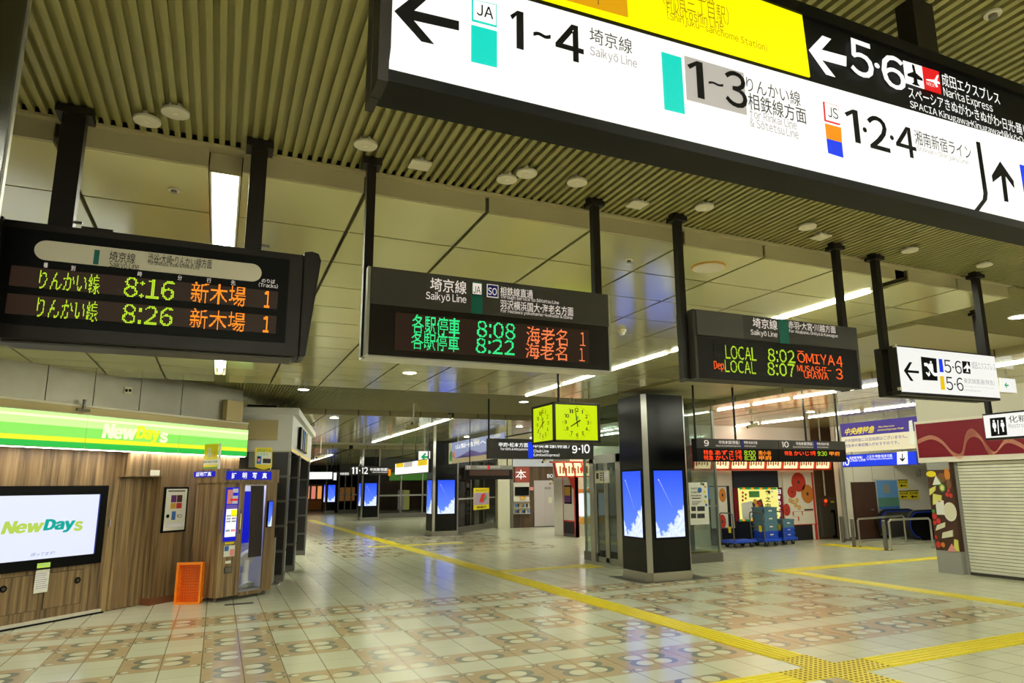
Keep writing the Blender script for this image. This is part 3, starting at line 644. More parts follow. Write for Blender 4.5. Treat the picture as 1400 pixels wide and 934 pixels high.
b.text(f2, '埼京線', B(255, 228), B(478, 213), 'ink_grey'); b.text(f2, 'Saikyō Line', B(257, 308), B(505, 316), 'ink_pale', bold=.008)
b.pp(f2, [B(*q) for q in ((638, 277), (742, 308), (762, 608), (655, 582))], 'lit_teal'); b.pp(f2, [B(*q) for q in ((760, 298), (1073, 390), (1092, 613), (773, 530))], 'lit_grey')
b.text(f2, '1', B(778, 512), B(850, 340), 'ink', .006, .008); b.text(f2, '~', B(883, 452), B(960, 453), 'ink', .006, .05); b.text(f2, '3', B(975, 562), B(1078, 402), 'ink', .006, .010)
b.text(f2, 'りんかい線', Cz(330, 345), Cz(528, 348), 'ink_grey'); b.text(f2, '相鉄線方面', Cz(337, 410), Cz(550, 410), 'ink_grey', bold=.004); b.text(f2, 'for Rinkai Line', Cz(342, 442), Cz(515, 456), 'ink_pale', bold=.008); b.text(f2, '& Sōtetsu Line', Cz(343, 477), Cz(522, 490), 'ink_pale', bold=.008)
b.pp(f2, [Cz(*q) for q in ((618, 383), (675, 400), (681, 471), (624, 455))], 'lit_red'); b.pp(f2, [Cz(*q) for q in ((622, 388), (671, 403), (677, 466), (627, 452))], 'lit_white', .003, .005)
b.text(f2, 'JS', Cz(633, 442), Cz(667, 413), 'ink', .006); b.pp(f2, [Cz(*q) for q in ((626, 465), (685, 481), (688, 537), (632, 522))], 'lit_amber'); b.pp(f2, [Cz(*q) for q in ((632, 522), (688, 537), (694, 593), (638, 575))], 'lit_blue')
b.text(f2, '1', Cz(707, 528), Cz(745, 418), 'ink', bold=.004); b.text(f2, '·', Cz(766, 497), Cz(780, 482), 'ink', bold=.012); b.text(f2, '2', Cz(792, 556), Cz(855, 450), 'ink', bold=.012); b.text(f2, '·', Cz(868, 526), Cz(881, 512), 'ink', bold=.012); b.text(f2, '4', Cz(895, 580), Cz(957, 487), 'ink', bold=.012)
b.text(f2, '湘南新宿ライン', Cz(963, 543), Cz(1168, 550), 'ink_grey'); b.text(f2, 'Shōnan-Shinjuku Line', Cz(970, 572), Cz(1162, 602), 'ink_pale')
b.pp(f2, [D(*q) for q in ((678, 365), (697, 370), (738, 640), (735, 676), (682, 748), (660, 741), (714, 672), (718, 640))], 'ink')
b.pp(f2, [D(*q) for q in ((805, 472), (876, 575), (880, 610), (832, 545), (849, 686), (829, 682), (812, 545), (768, 580), (762, 545))], 'ink')
u0, v1 = fc.px(D(902, 490)); u1, v0 = fc.px(D(934, 725)); b.fbox(fc, u0, u0+.14, v0, v1, .005, .007, 'lit_blue')
# black upper section
b2 = [(565, 188), (615, 135), (648, 148), (612, 188), (705, 213), (705, 250), (612, 225), (663, 290), (630, 280)]
b.pp(f2, [Cz(*q) for q in b2], 'lit_white'); b.text(f2, '5', Cz(723, 278), Cz(796, 170), 'lit_white', bold=.012); b.text(f2, '·', Cz(810, 255), Cz(828, 242), 'lit_white', bold=.012); b.text(f2, '6', Cz(843, 322), Cz(916, 225), 'lit_white', bold=.012)
b.pp(f2, [Cz(*q) for q in ((918, 228), (988, 250), (998, 335), (929, 312))], 'lit_white'); b.pp(f2, [Cz(*q) for q in ((988, 250), (1052, 270), (1062, 355), (998, 335))], 'lit_red')
b.pp(f2, [Cz(*q) for q in ((950, 244), (957, 250), (963, 277), (987, 298), (989, 306), (967, 299), (970, 316), (978, 326), (962, 322), (949, 316), (957, 311), (956, 295), (933, 287), (933, 279), (955, 272), (950, 252))], 'ink', .003, .005)
b.pp(f2, [Cz(*q) for q in ((1003, 300), (1034, 303), (1044, 284), (1049, 286), (1042, 306), (1053, 313), (1053, 318), (1040, 314), (1046, 330), (1040, 328), (1032, 312), (1003, 303))], 'lit_white', .003, .005)
b.text(f2, "N'EX", Cz(1003, 322), Cz(1030, 318), 'lit_white', .006)
b.text(f2, '成田エクスプレス', Cz(1065, 323), Cz(1275, 350), 'lit_white', bold=.004); b.text(f2, 'Narita Express', Cz(1072, 370), Cz(1250, 390), 'lit_white', bold=.004)
b.text(f2, 'スペーシアきぬがわ・きぬがわ・日光・踊り', D(318, 135), D(940, 280), 'lit_white', bold=.004); b.text(f2, 'SPACIA Kinugawa・Kinugawa・Nikkō・Od', D(327, 196), D(940, 345), 'lit_white', bold=.004)
# yellow section
u0, v0 = fc.px(B(455, 99)); b.prism(fc, [(u0-.28, fc.px((745, 6))[1]+.022), (u0, v0), (u0-.005, V1-.02), (u0-.28, V1-.02)], .005, .007, 'lit_orange')
b.text(f2, '下', B(275, 25), B(320, -35), 'ink_grey', .006)
b.text(f2, '副都心線', B(690, -45), B(915, -60), 'ink_gold'); b.text(f2, '（新宿三丁目駅）', B(640, 22), B(990, 42), 'ink_gold'); b.text(f2, 'Fukutoshin Line', B(665, 72), B(962, 108), 'ink_gold', bold=.008); b.text(f2, '(Shinjuku-sanchome Station)', B(668, 115), B(1195, 235), 'ink_gold', bold=.008)
b.build('lettering', t)
for x in (.70, 2.585*SB):
    b = MB(); b.box(x-.055, 1.40, V1+.02, x+.055, 1.47, ZB+.005, 'dark_frame'); b.build('hanger_post', t)

# ------------------------------------------------------------------ black pillar at the left edge
xe = -.7066
t = thing('pillar', 'near black pillar with bright metal edge cut by the left edge', 'pillar', (xe-.5, 2.35, 0))
b = MB(); b.box(xe-1.0, 2.0, .12, xe-.006, 2.635, ZB, 'gloss_black'); b.build('cladding', t)
b = MB(); b.box(xe-.03, 2.635, .12, xe, 2.66, ZB, 'aluminium'); b.build('corner_trim', t); b = MB(); b.box(xe-1.0, 1.995, 0, xe, 2.665, .12, 'steel'); b.build('base_plate', t)

# ------------------------------------------------------------------ convenience shop front on the left (runs at 45 degrees)
S2 = math.sqrt(.5)
W0 = Frame((-2.27, 10.78, 0), (1, 1, 0)); W1 = W0.off(.2)
uD0, uD1 = W0.px((152, 750))[0], W0.px((203, 750))[0]
uE = W1.px((300, 750))[0]
zs = 1.86
b = MB(); b.fbox(W0, -3.2, uD1+.2, 0, 3.25, -.15, 0, 'wood'); struct(b.build('wall_left'))
b = MB(); b.fbox(W1, W1.px((211, 760))[0], uE+.3, .10, 3.0, -.19, 0, 'wood'); b.fbox(W1, uD0, W1.px((211, 760))[0], W1.px((170, 650))[1], 3.0, -.19, 0, 'wood')
b.fbox(W1, W1.px((211, 760))[0]-.012, uE+.3, 0, .10, -.19, .008, 'rust2'); struct(b.build('wall_left_front'))
b = MB(); b.fbox(W1, uD0-.01, W1.px((219, 652))[0], W1.px((170, 650))[1]-.018, W1.px((170, 650))[1], -.19, .015, 'wood'); struct(b.build('trim_4'))
t = thing('wood_door', 'plain wood faced door recessed right of the wall screen', 'door', W0.pt((uD0+uD1)/2, 0, .01))
b = MB(); b.fbox(W0, uD0+.02, uD1-.02, .02, W1.px((170, 650))[1]-.04, .002, .02, 'wood'); b.build('leaf', t)
u, v = W0.px((149, 715)); b = MB(); b.fbox(W0, u-.01, u+.012, v-.05, v+.05, 0, .025, 'steel'); b.build('lock_plate', t)
b = MB(); b.rect(W1, (205, 651), (218, 643), 'paper', 0, .01); tag(b.build('notice_card'), 'small white card above the recessed wood door', 'notice')
b = MB(); b.fbox(W0, -3.2, W0.px((134, 840))[0], 0, .055, .0, .05, 'off_white'); b.fbox(W0, -3.2, W0.px((136, 840))[0], 0, .02, .05, .07, 'black'); struct(b.build('baseboard_left'))  # the low black strip stands in for a shadow on the floor
# wall cabinets under the screen
R5 = Zm(0, 700, 350/1397)
for a, c_, kn, l in (((-170, 640), (219, 360), (12, 422), 'low wood cabinet door left of the taped notice'), ((221, 570), (456, 338), (418, 373), 'low wood cabinet door under the right end of the wall screen')):
    (u0, v0), (u1, v1) = W0.px(R5(*a)), W0.px(R5(*c_)); v0, v1 = .17, .62
    t = thing('wall_cabinet', l, 'cabinet', W0.pt((u0+u1)/2, v0, .01), 'cabinets under the wall screen')
    b = MB(); b.fbox(W0, u0, u1, v0, v1, 0, .006, 'seam'); b.build('frame', t)
    b = MB(); b.fbox(W0, u0+.008, u1-.008, v0+.008, v1-.008, .006, .014, 'wood'); d_ = b.build('door', t)
    u, v = W0.px(R5(*kn)); b = MB(); b.disc(W0, u, v, .042, 'black', .014, .022, 20); b.disc(W0, u, v, .02, 'charcoal', .022, .026, 14); b.build('knob', d_)
# wall screen
Zt = Zm(0, 600, 230/1074); f = W0.off(.05)
t = thing('wall_screen', 'big wall screen with lime and teal logo on white', 'screen', W0.pt(-.3, .7, .04))
v0, v1 = f.px((141, 769))[1], f.px((146, 664))[1]; u1 = f.px((144, 715))[0]
b = MB(); b.fbox(f, -1.6, u1, v0, v1, -.05, 0, 'black'); b.build('bezel', t, .004)
su1 = f.px((132, 715))[0]; b = MB(); sv0, sv1 = f.px((129, 757))[1], f.px((134, 676))[1]; b.fbox(f, -1.5, su1, sv0, sv1, 0, .004, 'screen_white'); b.fbox(f, su1, su1+.018, sv0, sv1, 0, .003, 'booth_blue'); b.build('display', t)
b = MB(); f2 = f.off(.004)
b.text(f2, 'New', Zt(5, 612), Zt(288, 516), 'logo_lime', .004, .04, heavy=.045, shear=.07); b.text(f2, 'Day', Zt(270, 607), Zt(484, 505), 'logo_teal', .005, .04, heavy=.045, shear=.07); b.text(f2, 's', Zt(468, 590), Zt(530, 524), 'logo_lime', .004, .04, heavy=.045, shear=.07); b.text(f2, '待ってます!', Zt(190, 754), Zt(352, 716), 'logo_grey', .004, shear=.06); b.build('lettering', t)
b = MB(); b.rect(f, Zt(235, 828), Zt(321, 788), 'logo_lime', 0, .006); b.text(f, 'NewDays', Zt(245, 812), Zt(310, 797), 'logo_teal', .008, .02); tag(b.build('sticker'), 'small lime sticker on the lower screen bezel', 'sticker')
b = MB(); b.rect(f, (46, 812), (69, 778), 'paper', -.012, -.008)
for k in range(8): b.rect(f, (49, 784+k*2.8+.9), (65-(k % 3), 784+k*2.8), 'ink_pale', -.008, -.007)
tag(b.build('notice_sheet'), 'white printed sheet hanging below the wall screen', 'notice')
# lit shop sign band
f = W0.off(.32); R = Zm(0, 480, 360/1400)
gv0, gv1 = f.px((60, 610.5))[1], f.px((60, 562.5))[1]; gu1 = f.px((338, 610))[0]
t = thing('shop_sign', 'lit green shop sign band with yellow stripe above wood wall', 'sign', f.pt(-.2, gv0, -.1))
b = MB(); b.fbox(f, -3.4, gu1, gv0-.014, gv0-.011, -.12, -.03, 'under_light'); b.build('under_light', t)
b = MB(); b.fbox(f, -3.4, gu1+.01, gv0-.01, gv1+.012, -.14, -.004, 'off_white'); b.build('casing', t)
H = gv1-gv0; us = [-3.4, f.px((118, 590))[0], f.px((245, 600))[0], gu1]
for a, c_ in zip(us, us[1:]):
    b = MB(); a += .006; c_ -= .006
    b.fbox(f, a, c_, gv0, gv0+.17*H, -.004, .004, 'shop_green_deep'); b.fbox(f, a, c_, gv0+.17*H, gv0+.31*H, -.004, .004, 'shop_yellow'); b.fbox(f, a, c_, gv0+.31*H, gv0+.62*H, -.004, .004, 'shop_green'); b.fbox(f, a, c_, gv0+.62*H, gv0+.84*H, -.004, .004, 'shop_green_pale')
    b.fbox(f, a, c_, gv0+.84*H, gv0+.90*H, -.004, .006, 'logo_cream'); b.fbox(f, a, c_, gv0+.90*H, gv1, -.004, .004, 'shop_green_pale'); b.build('sign_panel', t)  # the raised cream line paints a tube reflection across the panel
b = MB(); b.text(f, 'New', R(540, 463), R(730, 400), 'logo_cream', .008, .04, heavy=.045, shear=.06); b.text(f, 'Day', R(718, 486), R(852, 408), 'shop_yellow', .009, .04, heavy=.045, shear=.06); b.text(f, 's', R(844, 487), R(892, 436), 'logo_cream', .008, .04, heavy=.045, shear=.06); b.build('lettering', t)
# fascia above the sign
f = W0.off(.26); pv0 = f.px((150, 561))[1]; pv1 = f.px((62, 489))[1]
b = MB()
for a, c_ in ((-3.4, 62), (62, 128), (128, 192), (192, 249), (249, 333)):
    u0 = a if a < 0 else f.px((a, 540))[0]; b.fbox(f, u0+.006, f.px((c_, 540))[0]-.006, pv0, pv1, -.05, 0, 'perforated')
b.fbox(f, -3.4, f.px((333, 540))[0], pv0, pv1, -.08, -.05, 'grey'); struct(b.build('wall_fascia'))
b = MB(); b.fbox(f, -3.4, f.px((337, 580))[0], gv1+.014, pv0, -.06, .03, 'beige'); b.fbox(f, -3.4, f.px((337, 580))[0], pv0, pv0+.03, -.02, .05, 'light_grey'); struct(b.build('trim_5'))
b = MB(); b.rect(f, (303, 575), (327, 550), 'beige', 0, .10); o = b.build('junction_box', bevel=.006); tag(o, 'beige junction box at the right end of the metal fascia', 'junction box')
t = thing('wall_outlet', 'white plate with two black sockets on the metal fascia', 'outlet', f.pt(*f.px((174, 534)), .01)); b = MB(); b.rect(f, (169, 538), (180, 530), 'off_white', 0, .012); b.build('plate', t)
for x in (172, 177):
    u, v = f.px((x, 534)); b = MB(); b.disc(f, u, v, .022, 'black', .012, .016); b.build('socket', t)
t = thing('clamp_spotlight', 'small clamp spotlight standing on the green sign band', 'spotlight', f.pt(*f.px((107, 562)), .1))
u, v = f.px((107, 561)); b = MB(); b.cyl(f.pt(u-.08, v, .08), f.pt(u+.1, v, .08), .018, 'dull_steel'); b.build('clamp', t); b = MB(); b.cyl(f.pt(u+.01, v, .08), f.pt(u+.02, v+.14, .08), .016, 'dull_steel', 10, .026); b.build('arm', t)
# poster on the front wall
t = thing('framed_poster', 'black framed poster with photos between door and photo booth', 'poster', W1.pt(*W1.px((237, 730)), .02))
(u0, v0), (u1, v1) = W1.px((218.5, 729)), W1.px((257, 666)); b = MB(); b.fbox(W1, u0, u1, v0, v1, 0, .025, 'black'); b.build('frame', t, .004)
b = MB(); du, dv_ = u1-u0, v1-v0; q = lambda a, c_, e_, g_, m: b.fbox(W1, u0+a*du, u0+c_*du, v0+e_*dv_, v0+g_*dv_, .026, .0275, m)
b.fbox(W1, u0+.07*du, u1-.07*du, v0+.04*dv_, v1-.04*dv_, .025, .0265, 'paper')
for a in ((.28, .5, .66, .82, 'print_violet'), (.52, .74, .66, .82, 'print_brown'), (.28, .5, .52, .645, 'print_gold'), (.52, .74, .52, .645, 'print_red'), (.36, .52, .27, .46, 'print_blue'), (.14, .84, .90, .925, 'ink_grey'), (.14, .84, .12, .135, 'ink_pale'), (.14, .84, .16, .175, 'ink_pale')): q(*a)
b.disc(W1, u0+.2*du, v0+.36*dv_, .028, 'ink', .027, .029); b.text(W1, '10', (u0+.56*du, v0+.31*dv_), (u0+.78*du, v0+.39*dv_), 'ink_grey', .029, px=False); b.build('print', t)
# orange crate standing on end
P = np.array([-.454, 11.88, 0.]); fcr = Frame(P, (.954, -.30, 0))
t = thing('plastic_crate', 'orange plastic crate stood on end against the photo booth', 'crate', P+np.array([.15, .1, 0]))
w_, d_, h_ = .34, .15, .585
b = MB()
b.fbox(fcr, 0, w_, 0, .02, -d_, 0, 'crate_orange'); b.fbox(fcr, 0, w_, h_-.02, h_, -d_, 0, 'crate_orange'); b.build('side_wall', t, .003)
for u in (0, w_-.02):
    b = MB()
    for k in range(7): b.fbox(fcr, u+.003, u+.017, .03+k*.078, .03+k*.078+.05, -d_+.01, -.02, 'crate_orange')
    for w0 in (-d_, -d_+.06, -.03): b.fbox(fcr, u, u+.02, 0, h_, w0, w0+.03, 'crate_orange')
    b.build('side_wall', t)
b = MB()
for k in range(9): b.fbox(fcr, .02+k*.037, .02+k*.037+.026, .02, h_-.02, -d_, -d_+.012, 'crate_orange_deep')
for k in range(14): b.fbox(fcr, .02, w_-.02, .03+k*.04, .03+k*.04+.028, -d_+.012, -d_+.018, 'crate_orange_deep')
b.build('bottom', t)
b = MB(); b.fbox(fcr, -.012, w_+.012, -.0, .035, -.03, .006, 'crate_orange'); b.fbox(fcr, -.012, w_+.012, h_-.025, h_+.012, -.03, .006, 'crate_orange'); b.fbox(fcr, -.012, .012, .035, h_-.025, -.03, .006, 'crate_orange'); b.fbox(fcr, w_-.012, w_+.012, .035, h_-.025, -.03, .006, 'crate_orange'); b.build('rim', t, .003)

# ------------------------------------------------------------------ photo booth
BF = Frame((.085, 11.72, 0), (.80, .60, 0)); BL_ = 1.02; BD = .62; BH = 1.955
t = thing('photo_booth', 'wood clad photo booth with dark curtain and blue header', 'photo booth', BF.pt(.5, 0, -.3))
Q = Zm(230, 590, 200/747)
dL, dR = BF.px(Q(374, 560))[0], BF.px(Q(490, 560))[0]; dT, dB = BF.px(Q(440, 270))[1], .10
b = MB(); b.fbox(BF, 0, dL, .07, BH, -.03, 0, 'wood'); b.fbox(BF, dR, BL_, .07, BH, -.03, 0, 'wood'); b.fbox(BF, dL, dR, dT, BH, -.03, 0, 'wood'); b.fbox(BF, 0, BL_, 1.755, BH+.01, -.03, .03, 'wood'); b.fbox(BF, dL, dR, .05, dB, -.03, .005, 'wood'); b.build('front_panel', t)
b = MB(); b.fbox(BF, -.0, .03, .07, BH, -BD, -.031, 'wood'); b.fbox(BF, -.02, .0, 1.755, BH+.01, -BD, .03, 'wood'); b.build('side_panel', t)
b = MB(); b.fbox(BF, BL_-.03, BL_, .07, BH, -BD, -.031, 'wood'); b.build('side_panel', t)
b = MB(); b.fbox(BF, .03, BL_-.03, .07, .10, -BD, -.03, 'grey'); b.build('floor_plate', t)
b = MB(); b.fbox(BF, .03, BL_-.03, .10, BH-.03, -BD+.02, -BD+.05, 'booth_white'); b.fbox(BF, .032, BL_-.031, .78, 1.62, -BD+.05, -BD+.055, 'cobalt'); b.fbox(BF, .031, .034, .10, BH-.03, -BD+.05, -.031, 'booth_white'); b.fbox(BF, BL_-.034, BL_-.031, .10, BH-.03, -BD+.05, -.031, 'booth_white'); b.build('inner_wall', t)
b = MB(); b.fbox(BF, 0, BL_, BH-.03, BH, -BD, -.03, 'wood'); b.build('roof', t)
b = MB(); b.fbox(BF, .3, BL_-.2, BH-.06, BH-.035, -BD+.15, -.15, 'booth_lamp'); b.build('inner_lamp', t)
for u, w in ((.06, -.08), (BL_-.08, -.08), (.06, -BD+.08), (BL_-.08, -BD+.08)):
    b = MB(); b.cyl(BF.pt(u, 0, w), BF.pt(u, .075, w), .022, 'dull_steel'); b.build('foot', t)
b = MB(); b.rect(BF, Q(289, 246), Q(519, 206), 'cobalt', .03, .045); h = b.build('header_sign', t); b = MB()
for s_, x0, x1 in (('証', 313, 338), ('明', 369, 391), ('写', 420, 442), ('真', 470, 494)):
    u0 = BF.px(Q(x0, 226))[0]; u1 = BF.px(Q(x1, 226))[0]; vv = BF.px(Q((x0+x1)/2, 226))[1]; b.text(BF, s_, (u0, vv-.045), (u1, vv+.045), 'lit_white', .048, .02, px=False)
b.build('lettering', h)
SF = Frame(BF.pt(0, 0, 0), (.60, -.80, 0))
b = MB(); b.rect(SF, Q(141, 234), Q(246, 203), 'cobalt', .022, .035); h = b.build('header_sign', t); b = MB(); b.text(SF, '証明写真', Q(152, 230), Q(232, 206), 'lit_white', .038, .015); b.build('lettering', h)
(u0, v0), (u1, v1) = BF.px(Q(283, 556)), BF.px(Q(356, 292))
b = MB(); b.fbox(BF, u0-.02, u1+.02, v0-.02, v1+.02, 0, .012, 'cobalt'); pn = b.build('price_panel', t)
b = MB(); du, dv_ = u1-u0, v1-v0
q = lambda a, c_, e_, g_, m, w=.014: b.fbox(BF, u0+a*du, u0+c_*du, v0+e_*dv_, v0+g_*dv_, .012, w, m)
q(0, 1, .06, .60, 'lit_white'); q(0, 1, 0, .06, 'cobalt'); q(0, 1, .60, .68, 'lilac'); q(0, .45, .70, .98, 'print_pink'); q(.48, 1, .70, 1, 'booth_white'); q(.3, 1, .76, .80, 'lit_red', .016); q(.5, .98, .86, .92, 'cobalt', .016); q(.45, 1, .45, .585, 'lit_yellow', .016)
for r_ in range(3):
    for k in range(5): q(.06+k*.085, .11+k*.085, .34+r_*.055, .375+r_*.055, 'print_blue', .016); q(.56+k*.085, .61+k*.085, .34+r_*.055, .375+r_*.055, 'print_violet', .016)
for k in range(4): q(.06+k*.1, .13+k*.1, .16, .20, 'print_blue', .016); q(.56+k*.1, .63+k*.1, .16, .20, 'lit_red', .016)
b.text(BF, 'スタンダード', (u0+.05*du, v0+.615*dv_), (u0+.9*du, v0+.67*dv_), 'cobalt', .016, .01, px=False); b.build('print', pn)
for x0, x1, m in ((262, 274, 'booth_blue'), (361, 373, 'menu_yellow')):
    b = MB(); b.rect(BF, Q(x0, 522), Q(x1, 400), 'booth_blue', 0, .008); b.rect(BF, Q(x0+2, 500), Q(x1-2, 420), m, .008, .01); b.build('side_sticker', t)
b = MB(); b.rect(BF, Q(281, 642), Q(340, 580), 'paper', 0, .006); b.rect(BF, Q(285, 612), Q(308, 585), 'print_blue', .006, .008); b.rect(BF, Q(312, 636), Q(336, 600), 'print_pink', .006, .008); b.rect(BF, Q(290, 577), Q(335, 563), 'yellow_sign', 0, .006); b.build('instruction_sticker', t)
b = MB(); b.rect(BF, Q(291, 676), Q(319, 659), 'paper', 0, .006); b.build('label_plate', t); b = MB(); b.rect(BF, Q(284, 726), Q(325, 688), 'charcoal', 0, .010); b.rect(BF, Q(287, 722), Q(322, 692), 'dull_steel', .010, .012); b.build('photo_slot', t)
b = MB(); b.cyl(BF.pt(dL+.01, dT-.012, -.02), BF.pt(dR+.02, dT-.012, -.02), .012, 'steel'); b.build('curtain_rail', t)
cu0, cu1 = BF.px(Q(428, 400))[0], BF.px(Q(496, 400))[0]; cv0 = BF.px(Q(465, 640))[1]; n = 40; b = MB(); V = []
for r_ in range(9):
    fz = r_/8
    for k in range(n+1):
        s_ = k/n; V.append(BF.pt(cu0+.03*fz+(cu1-cu0-.02*fz)*s_, dT-.02+(cv0-dT+.02)*fz, -.035-.03+.024*math.sin(s_*38+fz*.6)*(0.5+.5*fz)))
b.mesh(V, [[r_*(n+1)+k, r_*(n+1)+k+1, (r_+1)*(n+1)+k+1, (r_+1)*(n+1)+k] for r_ in range(8) for k in range(n)], 'curtain'); b.build('curtain', t, smooth=True)
t2 = thing('stool', 'white round stool inside the photo booth', 'stool', BF.pt(.75, .1, -.3)); su, sv = BF.px(Q(397, 790))[0]-.09, 0
su = BF.off(-.3).px((337, 785))[0]
b = MB(); b.cyl(BF.pt(su, .55, -.3), BF.pt(su, .585, -.35), .15, 'white', 24); b.build('seat', t2, .006); b = MB(); b.cyl(BF.pt(su, .34, -.33), BF.pt(su, .55, -.3), .045, 'white', 16); b.cyl(BF.pt(su, .115, -.33), BF.pt(su, .34, -.35), .058, 'white', 16); b.build('pole', t2); b = MB(); b.cyl(BF.pt(su, .10, -.33), BF.pt(su, .125, -.35), .16, 'white', 24, .13); b.build('base', t2)
# signs standing on the booth
t = thing('booth_flag', 'yellow rectangular flag sign on the booth left corner', 'sign', BF.pt(0, BH, 0)); ff = SF.off(.01)
b = MB(); b.rect(ff, Q(180, 190), Q(258, 62), 'yellow_sign', 0, .008); b.rect(ff, Q(183, 172), Q(256, 142), 'paper', .008, .010)
b.rect(ff, Q(180, 190), Q(258, 180), 'print_green', .008, .010); b.text(ff, '顔写真電子申請', Q(184, 162), Q(254, 150), 'ink', .012); u, v = ff.px(Q(215, 95)); b.disc(ff, u, v, .035, 'cream_wall', .008, .011); b.rect(ff, Q(205, 130), Q(226, 104), 'cream_wall', .008, .011); b.text(ff, '1', Q(235, 128), Q(243, 104), 'print_gold', .011); b.build('panel', t)
b = MB(); u0 = ff.px(Q(262, 120))[0]; b.fbox(ff, u0-.012, u0+.02, BH+.013, ff.px(Q(262, 62))[1], -.01, .012, 'white'); b.build('pole', t)
t = thing('booth_flag', 'yellow pennant sign with portrait above the booth curtain', 'sign', BF.pt(BL_, BH, -.1)); ff = BF.off(-.1)
b = MB(); b.pp(ff, [Q(*q_) for q_ in ((442, 83), (530, 82), (528, 183), (488, 196), (441, 182))], 'yellow_sign', 0, .008); b.rect(ff, Q(446, 168), Q(525, 108), 'paper', .008, .010); b.rect(ff, Q(448, 165), Q(474, 126), 'print_blue', .010, .012); u, v = ff.px(Q(460, 143)); b.disc(ff, u, v, .026, 'print_pink', .012, .013, ry=.034); b.disc(ff, u, v+.015, .028, 'ink', .0125, .0135, a0=0, a1=math.pi); b.rect(ff, Q(480, 162), Q(522, 140), 'ink_grey', .010, .012); b.text(ff, '証明写真データ', Q(450, 104), Q(522, 92), 'print_green', .010, .01); b.text(ff, 'スマホで', Q(450, 124), Q(508, 111), 'exit_green', .012); b.build('panel', t)
b = MB(); b.cyl(ff.pt(ff.px(Q(531, 90))[0], BH+.013, -.01), ff.pt(ff.px(Q(531, 90))[0], ff.px(Q(531, 82))[1], -.01), .008, 'white'); b.build('pole', t)
t = thing('small_display', 'narrow blue screen at the right corner of the photo booth', 'screen', BF.pt(BL_+.05, 1.1, .0)); (u0, v0), (u1, v1) = BF.px(Q(501, 486)), BF.px(Q(528, 357))
b = MB(); b.fbox(BF, u0-.01, u1+.01, v0-.01, v1+.01, .001, .03, 'black'); b.build('bezel', t); b = MB(); b.screen(BF, u0, u1, v0, v1, .032, 'sky_screen'); b.build('display', t)
P = onZ(372, 799); t = thing('barrier_post', 'slim metal post with flat base right of the booth', 'post', P)
b = MB(); b.cyl(P+np.array([0, 0, .02]), P+np.array([0, 0, .80]), .022, 'steel', 14); b.build('pole', t); b = MB(); b.cyl(P, P+np.array([0, 0, .02]), .15, 'dull_steel', 24, .13); b.build('base', t); b = MB(); b.cyl(P+np.array([0, 0, .80]), P+np.array([0, 0, .83]), .026, 'dark_frame', 14); b.build('cap', t)
P = onZ(312, 827); b = MB(); b.box(P[0]-.05, P[1]-.06, 0, P[0]+.34, P[1]+.04, .006, 'rubber'); tag(b.build('floor_mat'), 'small black mat on the floor before the booth', 'mat')

# ------------------------------------------------------------------ black tiled pillars and white shop corner
Rs = [(1.193, 13.83), (1.53, 15.40), (2.12, 18.91)]; dx = np.array([.985, -.17, 0]); dy = np.array([.17, .985, 0]); hz = 2.335
for k, (x, y) in enumerate(Rs):
    o_ = np.array([x, y, 0])-dx*.42; fp = Frame(o_, dx)
    t = thing('tiled_pillar', ('nearest', 'middle', 'farthest')[k]+' of three black tiled pillars under the white shop corner', 'pillar', o_+dx*.2, 'black tiled pillars under the white shop corner')
    b = MB(); b.fbox(fp, 0, .42, .10, hz, -.34, 0, 'mortar'); b.build('core', t)
    b = MB(); hs_ = [.10, .53, .98, 1.43, 1.88, hz]
    for a, c_ in zip(hs_, hs_[1:]):
        b.fbox(fp, .012, .40, a+.022, c_-.022, 0, .006, 'slate_tile'); b.fbox(Frame(fp.pt(.42, 0, 0), dy), .012, .33, a+.022, c_-.022, 0, .006, 'slate_tile')
    b.build('tiles', t)
    b = MB(); b.fbox(fp, .402, .432, 0, hz, -.012, .014, 'dull_steel'); b.build('corner_trim', t); b = MB(); b.fbox(fp, -.005, .425, 0, .10, -.345, .008, 'dull_steel'); b.build('base_plate', t)
e0 = np.array([1.215, 13.80, hz]); ff = Frame(e0, dy)    # long side of the white corner, faces right
b = MB(); b.fbox(ff, -.0, 6.2, 0, .80, -.9, 0, 'white'); b.fbox(ff, -.02, 6.2, .70, .83, -.9, .10, 'white'); b.fbox(ff, -.01, 6.2, -.0, .03, -.9, .012, 'light_grey'); b.fbox(ff, 0, 6.2, .03, .06, 0, .008, 'shop_yellow2'); struct(b.build('wall_white_corner'))
for k, (a, c_) in enumerate(((1.35, 1.75), (1.95, 2.35), (2.55, 2.95), (3.15, 3.45))):
    t = thing('menu_screen', ('first', 'second', 'third', 'fourth yellow')[k]+' hanging menu screen on the white corner counted from the front', 'screen', ff.pt((a+c_)/2, .15, .05), 'menu screens on the white shop corner')
    b = MB(); b.fbox(ff, a, c_, .12, .58, .02, .07, 'black'); b.build('casing', t); b = MB(); b.fbox(ff, a+.02, c_-.02, .14, .56, .07, .074, 'yellow_sign' if k == 3 else 'print_blue' if k == 1 else 'grey'); b.build('display', t)
f = FY(14.3)
b = MB(); b.box(-1.6, 14.3, 0, 1.0, 14.36, 3.2, 'grey'); struct(b.build('wall_left_back'))
b = MB(); b.rect(f, (338, 640), (352, 600), 'grey', .0, .3); b.rect(f, (334, 603), (378, 578), 'beige', 0, .5); struct(b.build('trim_6'))
t = thing('louvre_grille', 'dark louvre grille above the beige duct left of the white corner', 'grille', f.pt(*f.px((358, 582)), .1)); (u0, v0), (u1, v1) = f.px((336, 582)), f.px((378, 555))
b = MB(); b.fbox(f, u0, u1, v0, v1, .0, .05, 'ink'); b.build('frame', t); b = MB()
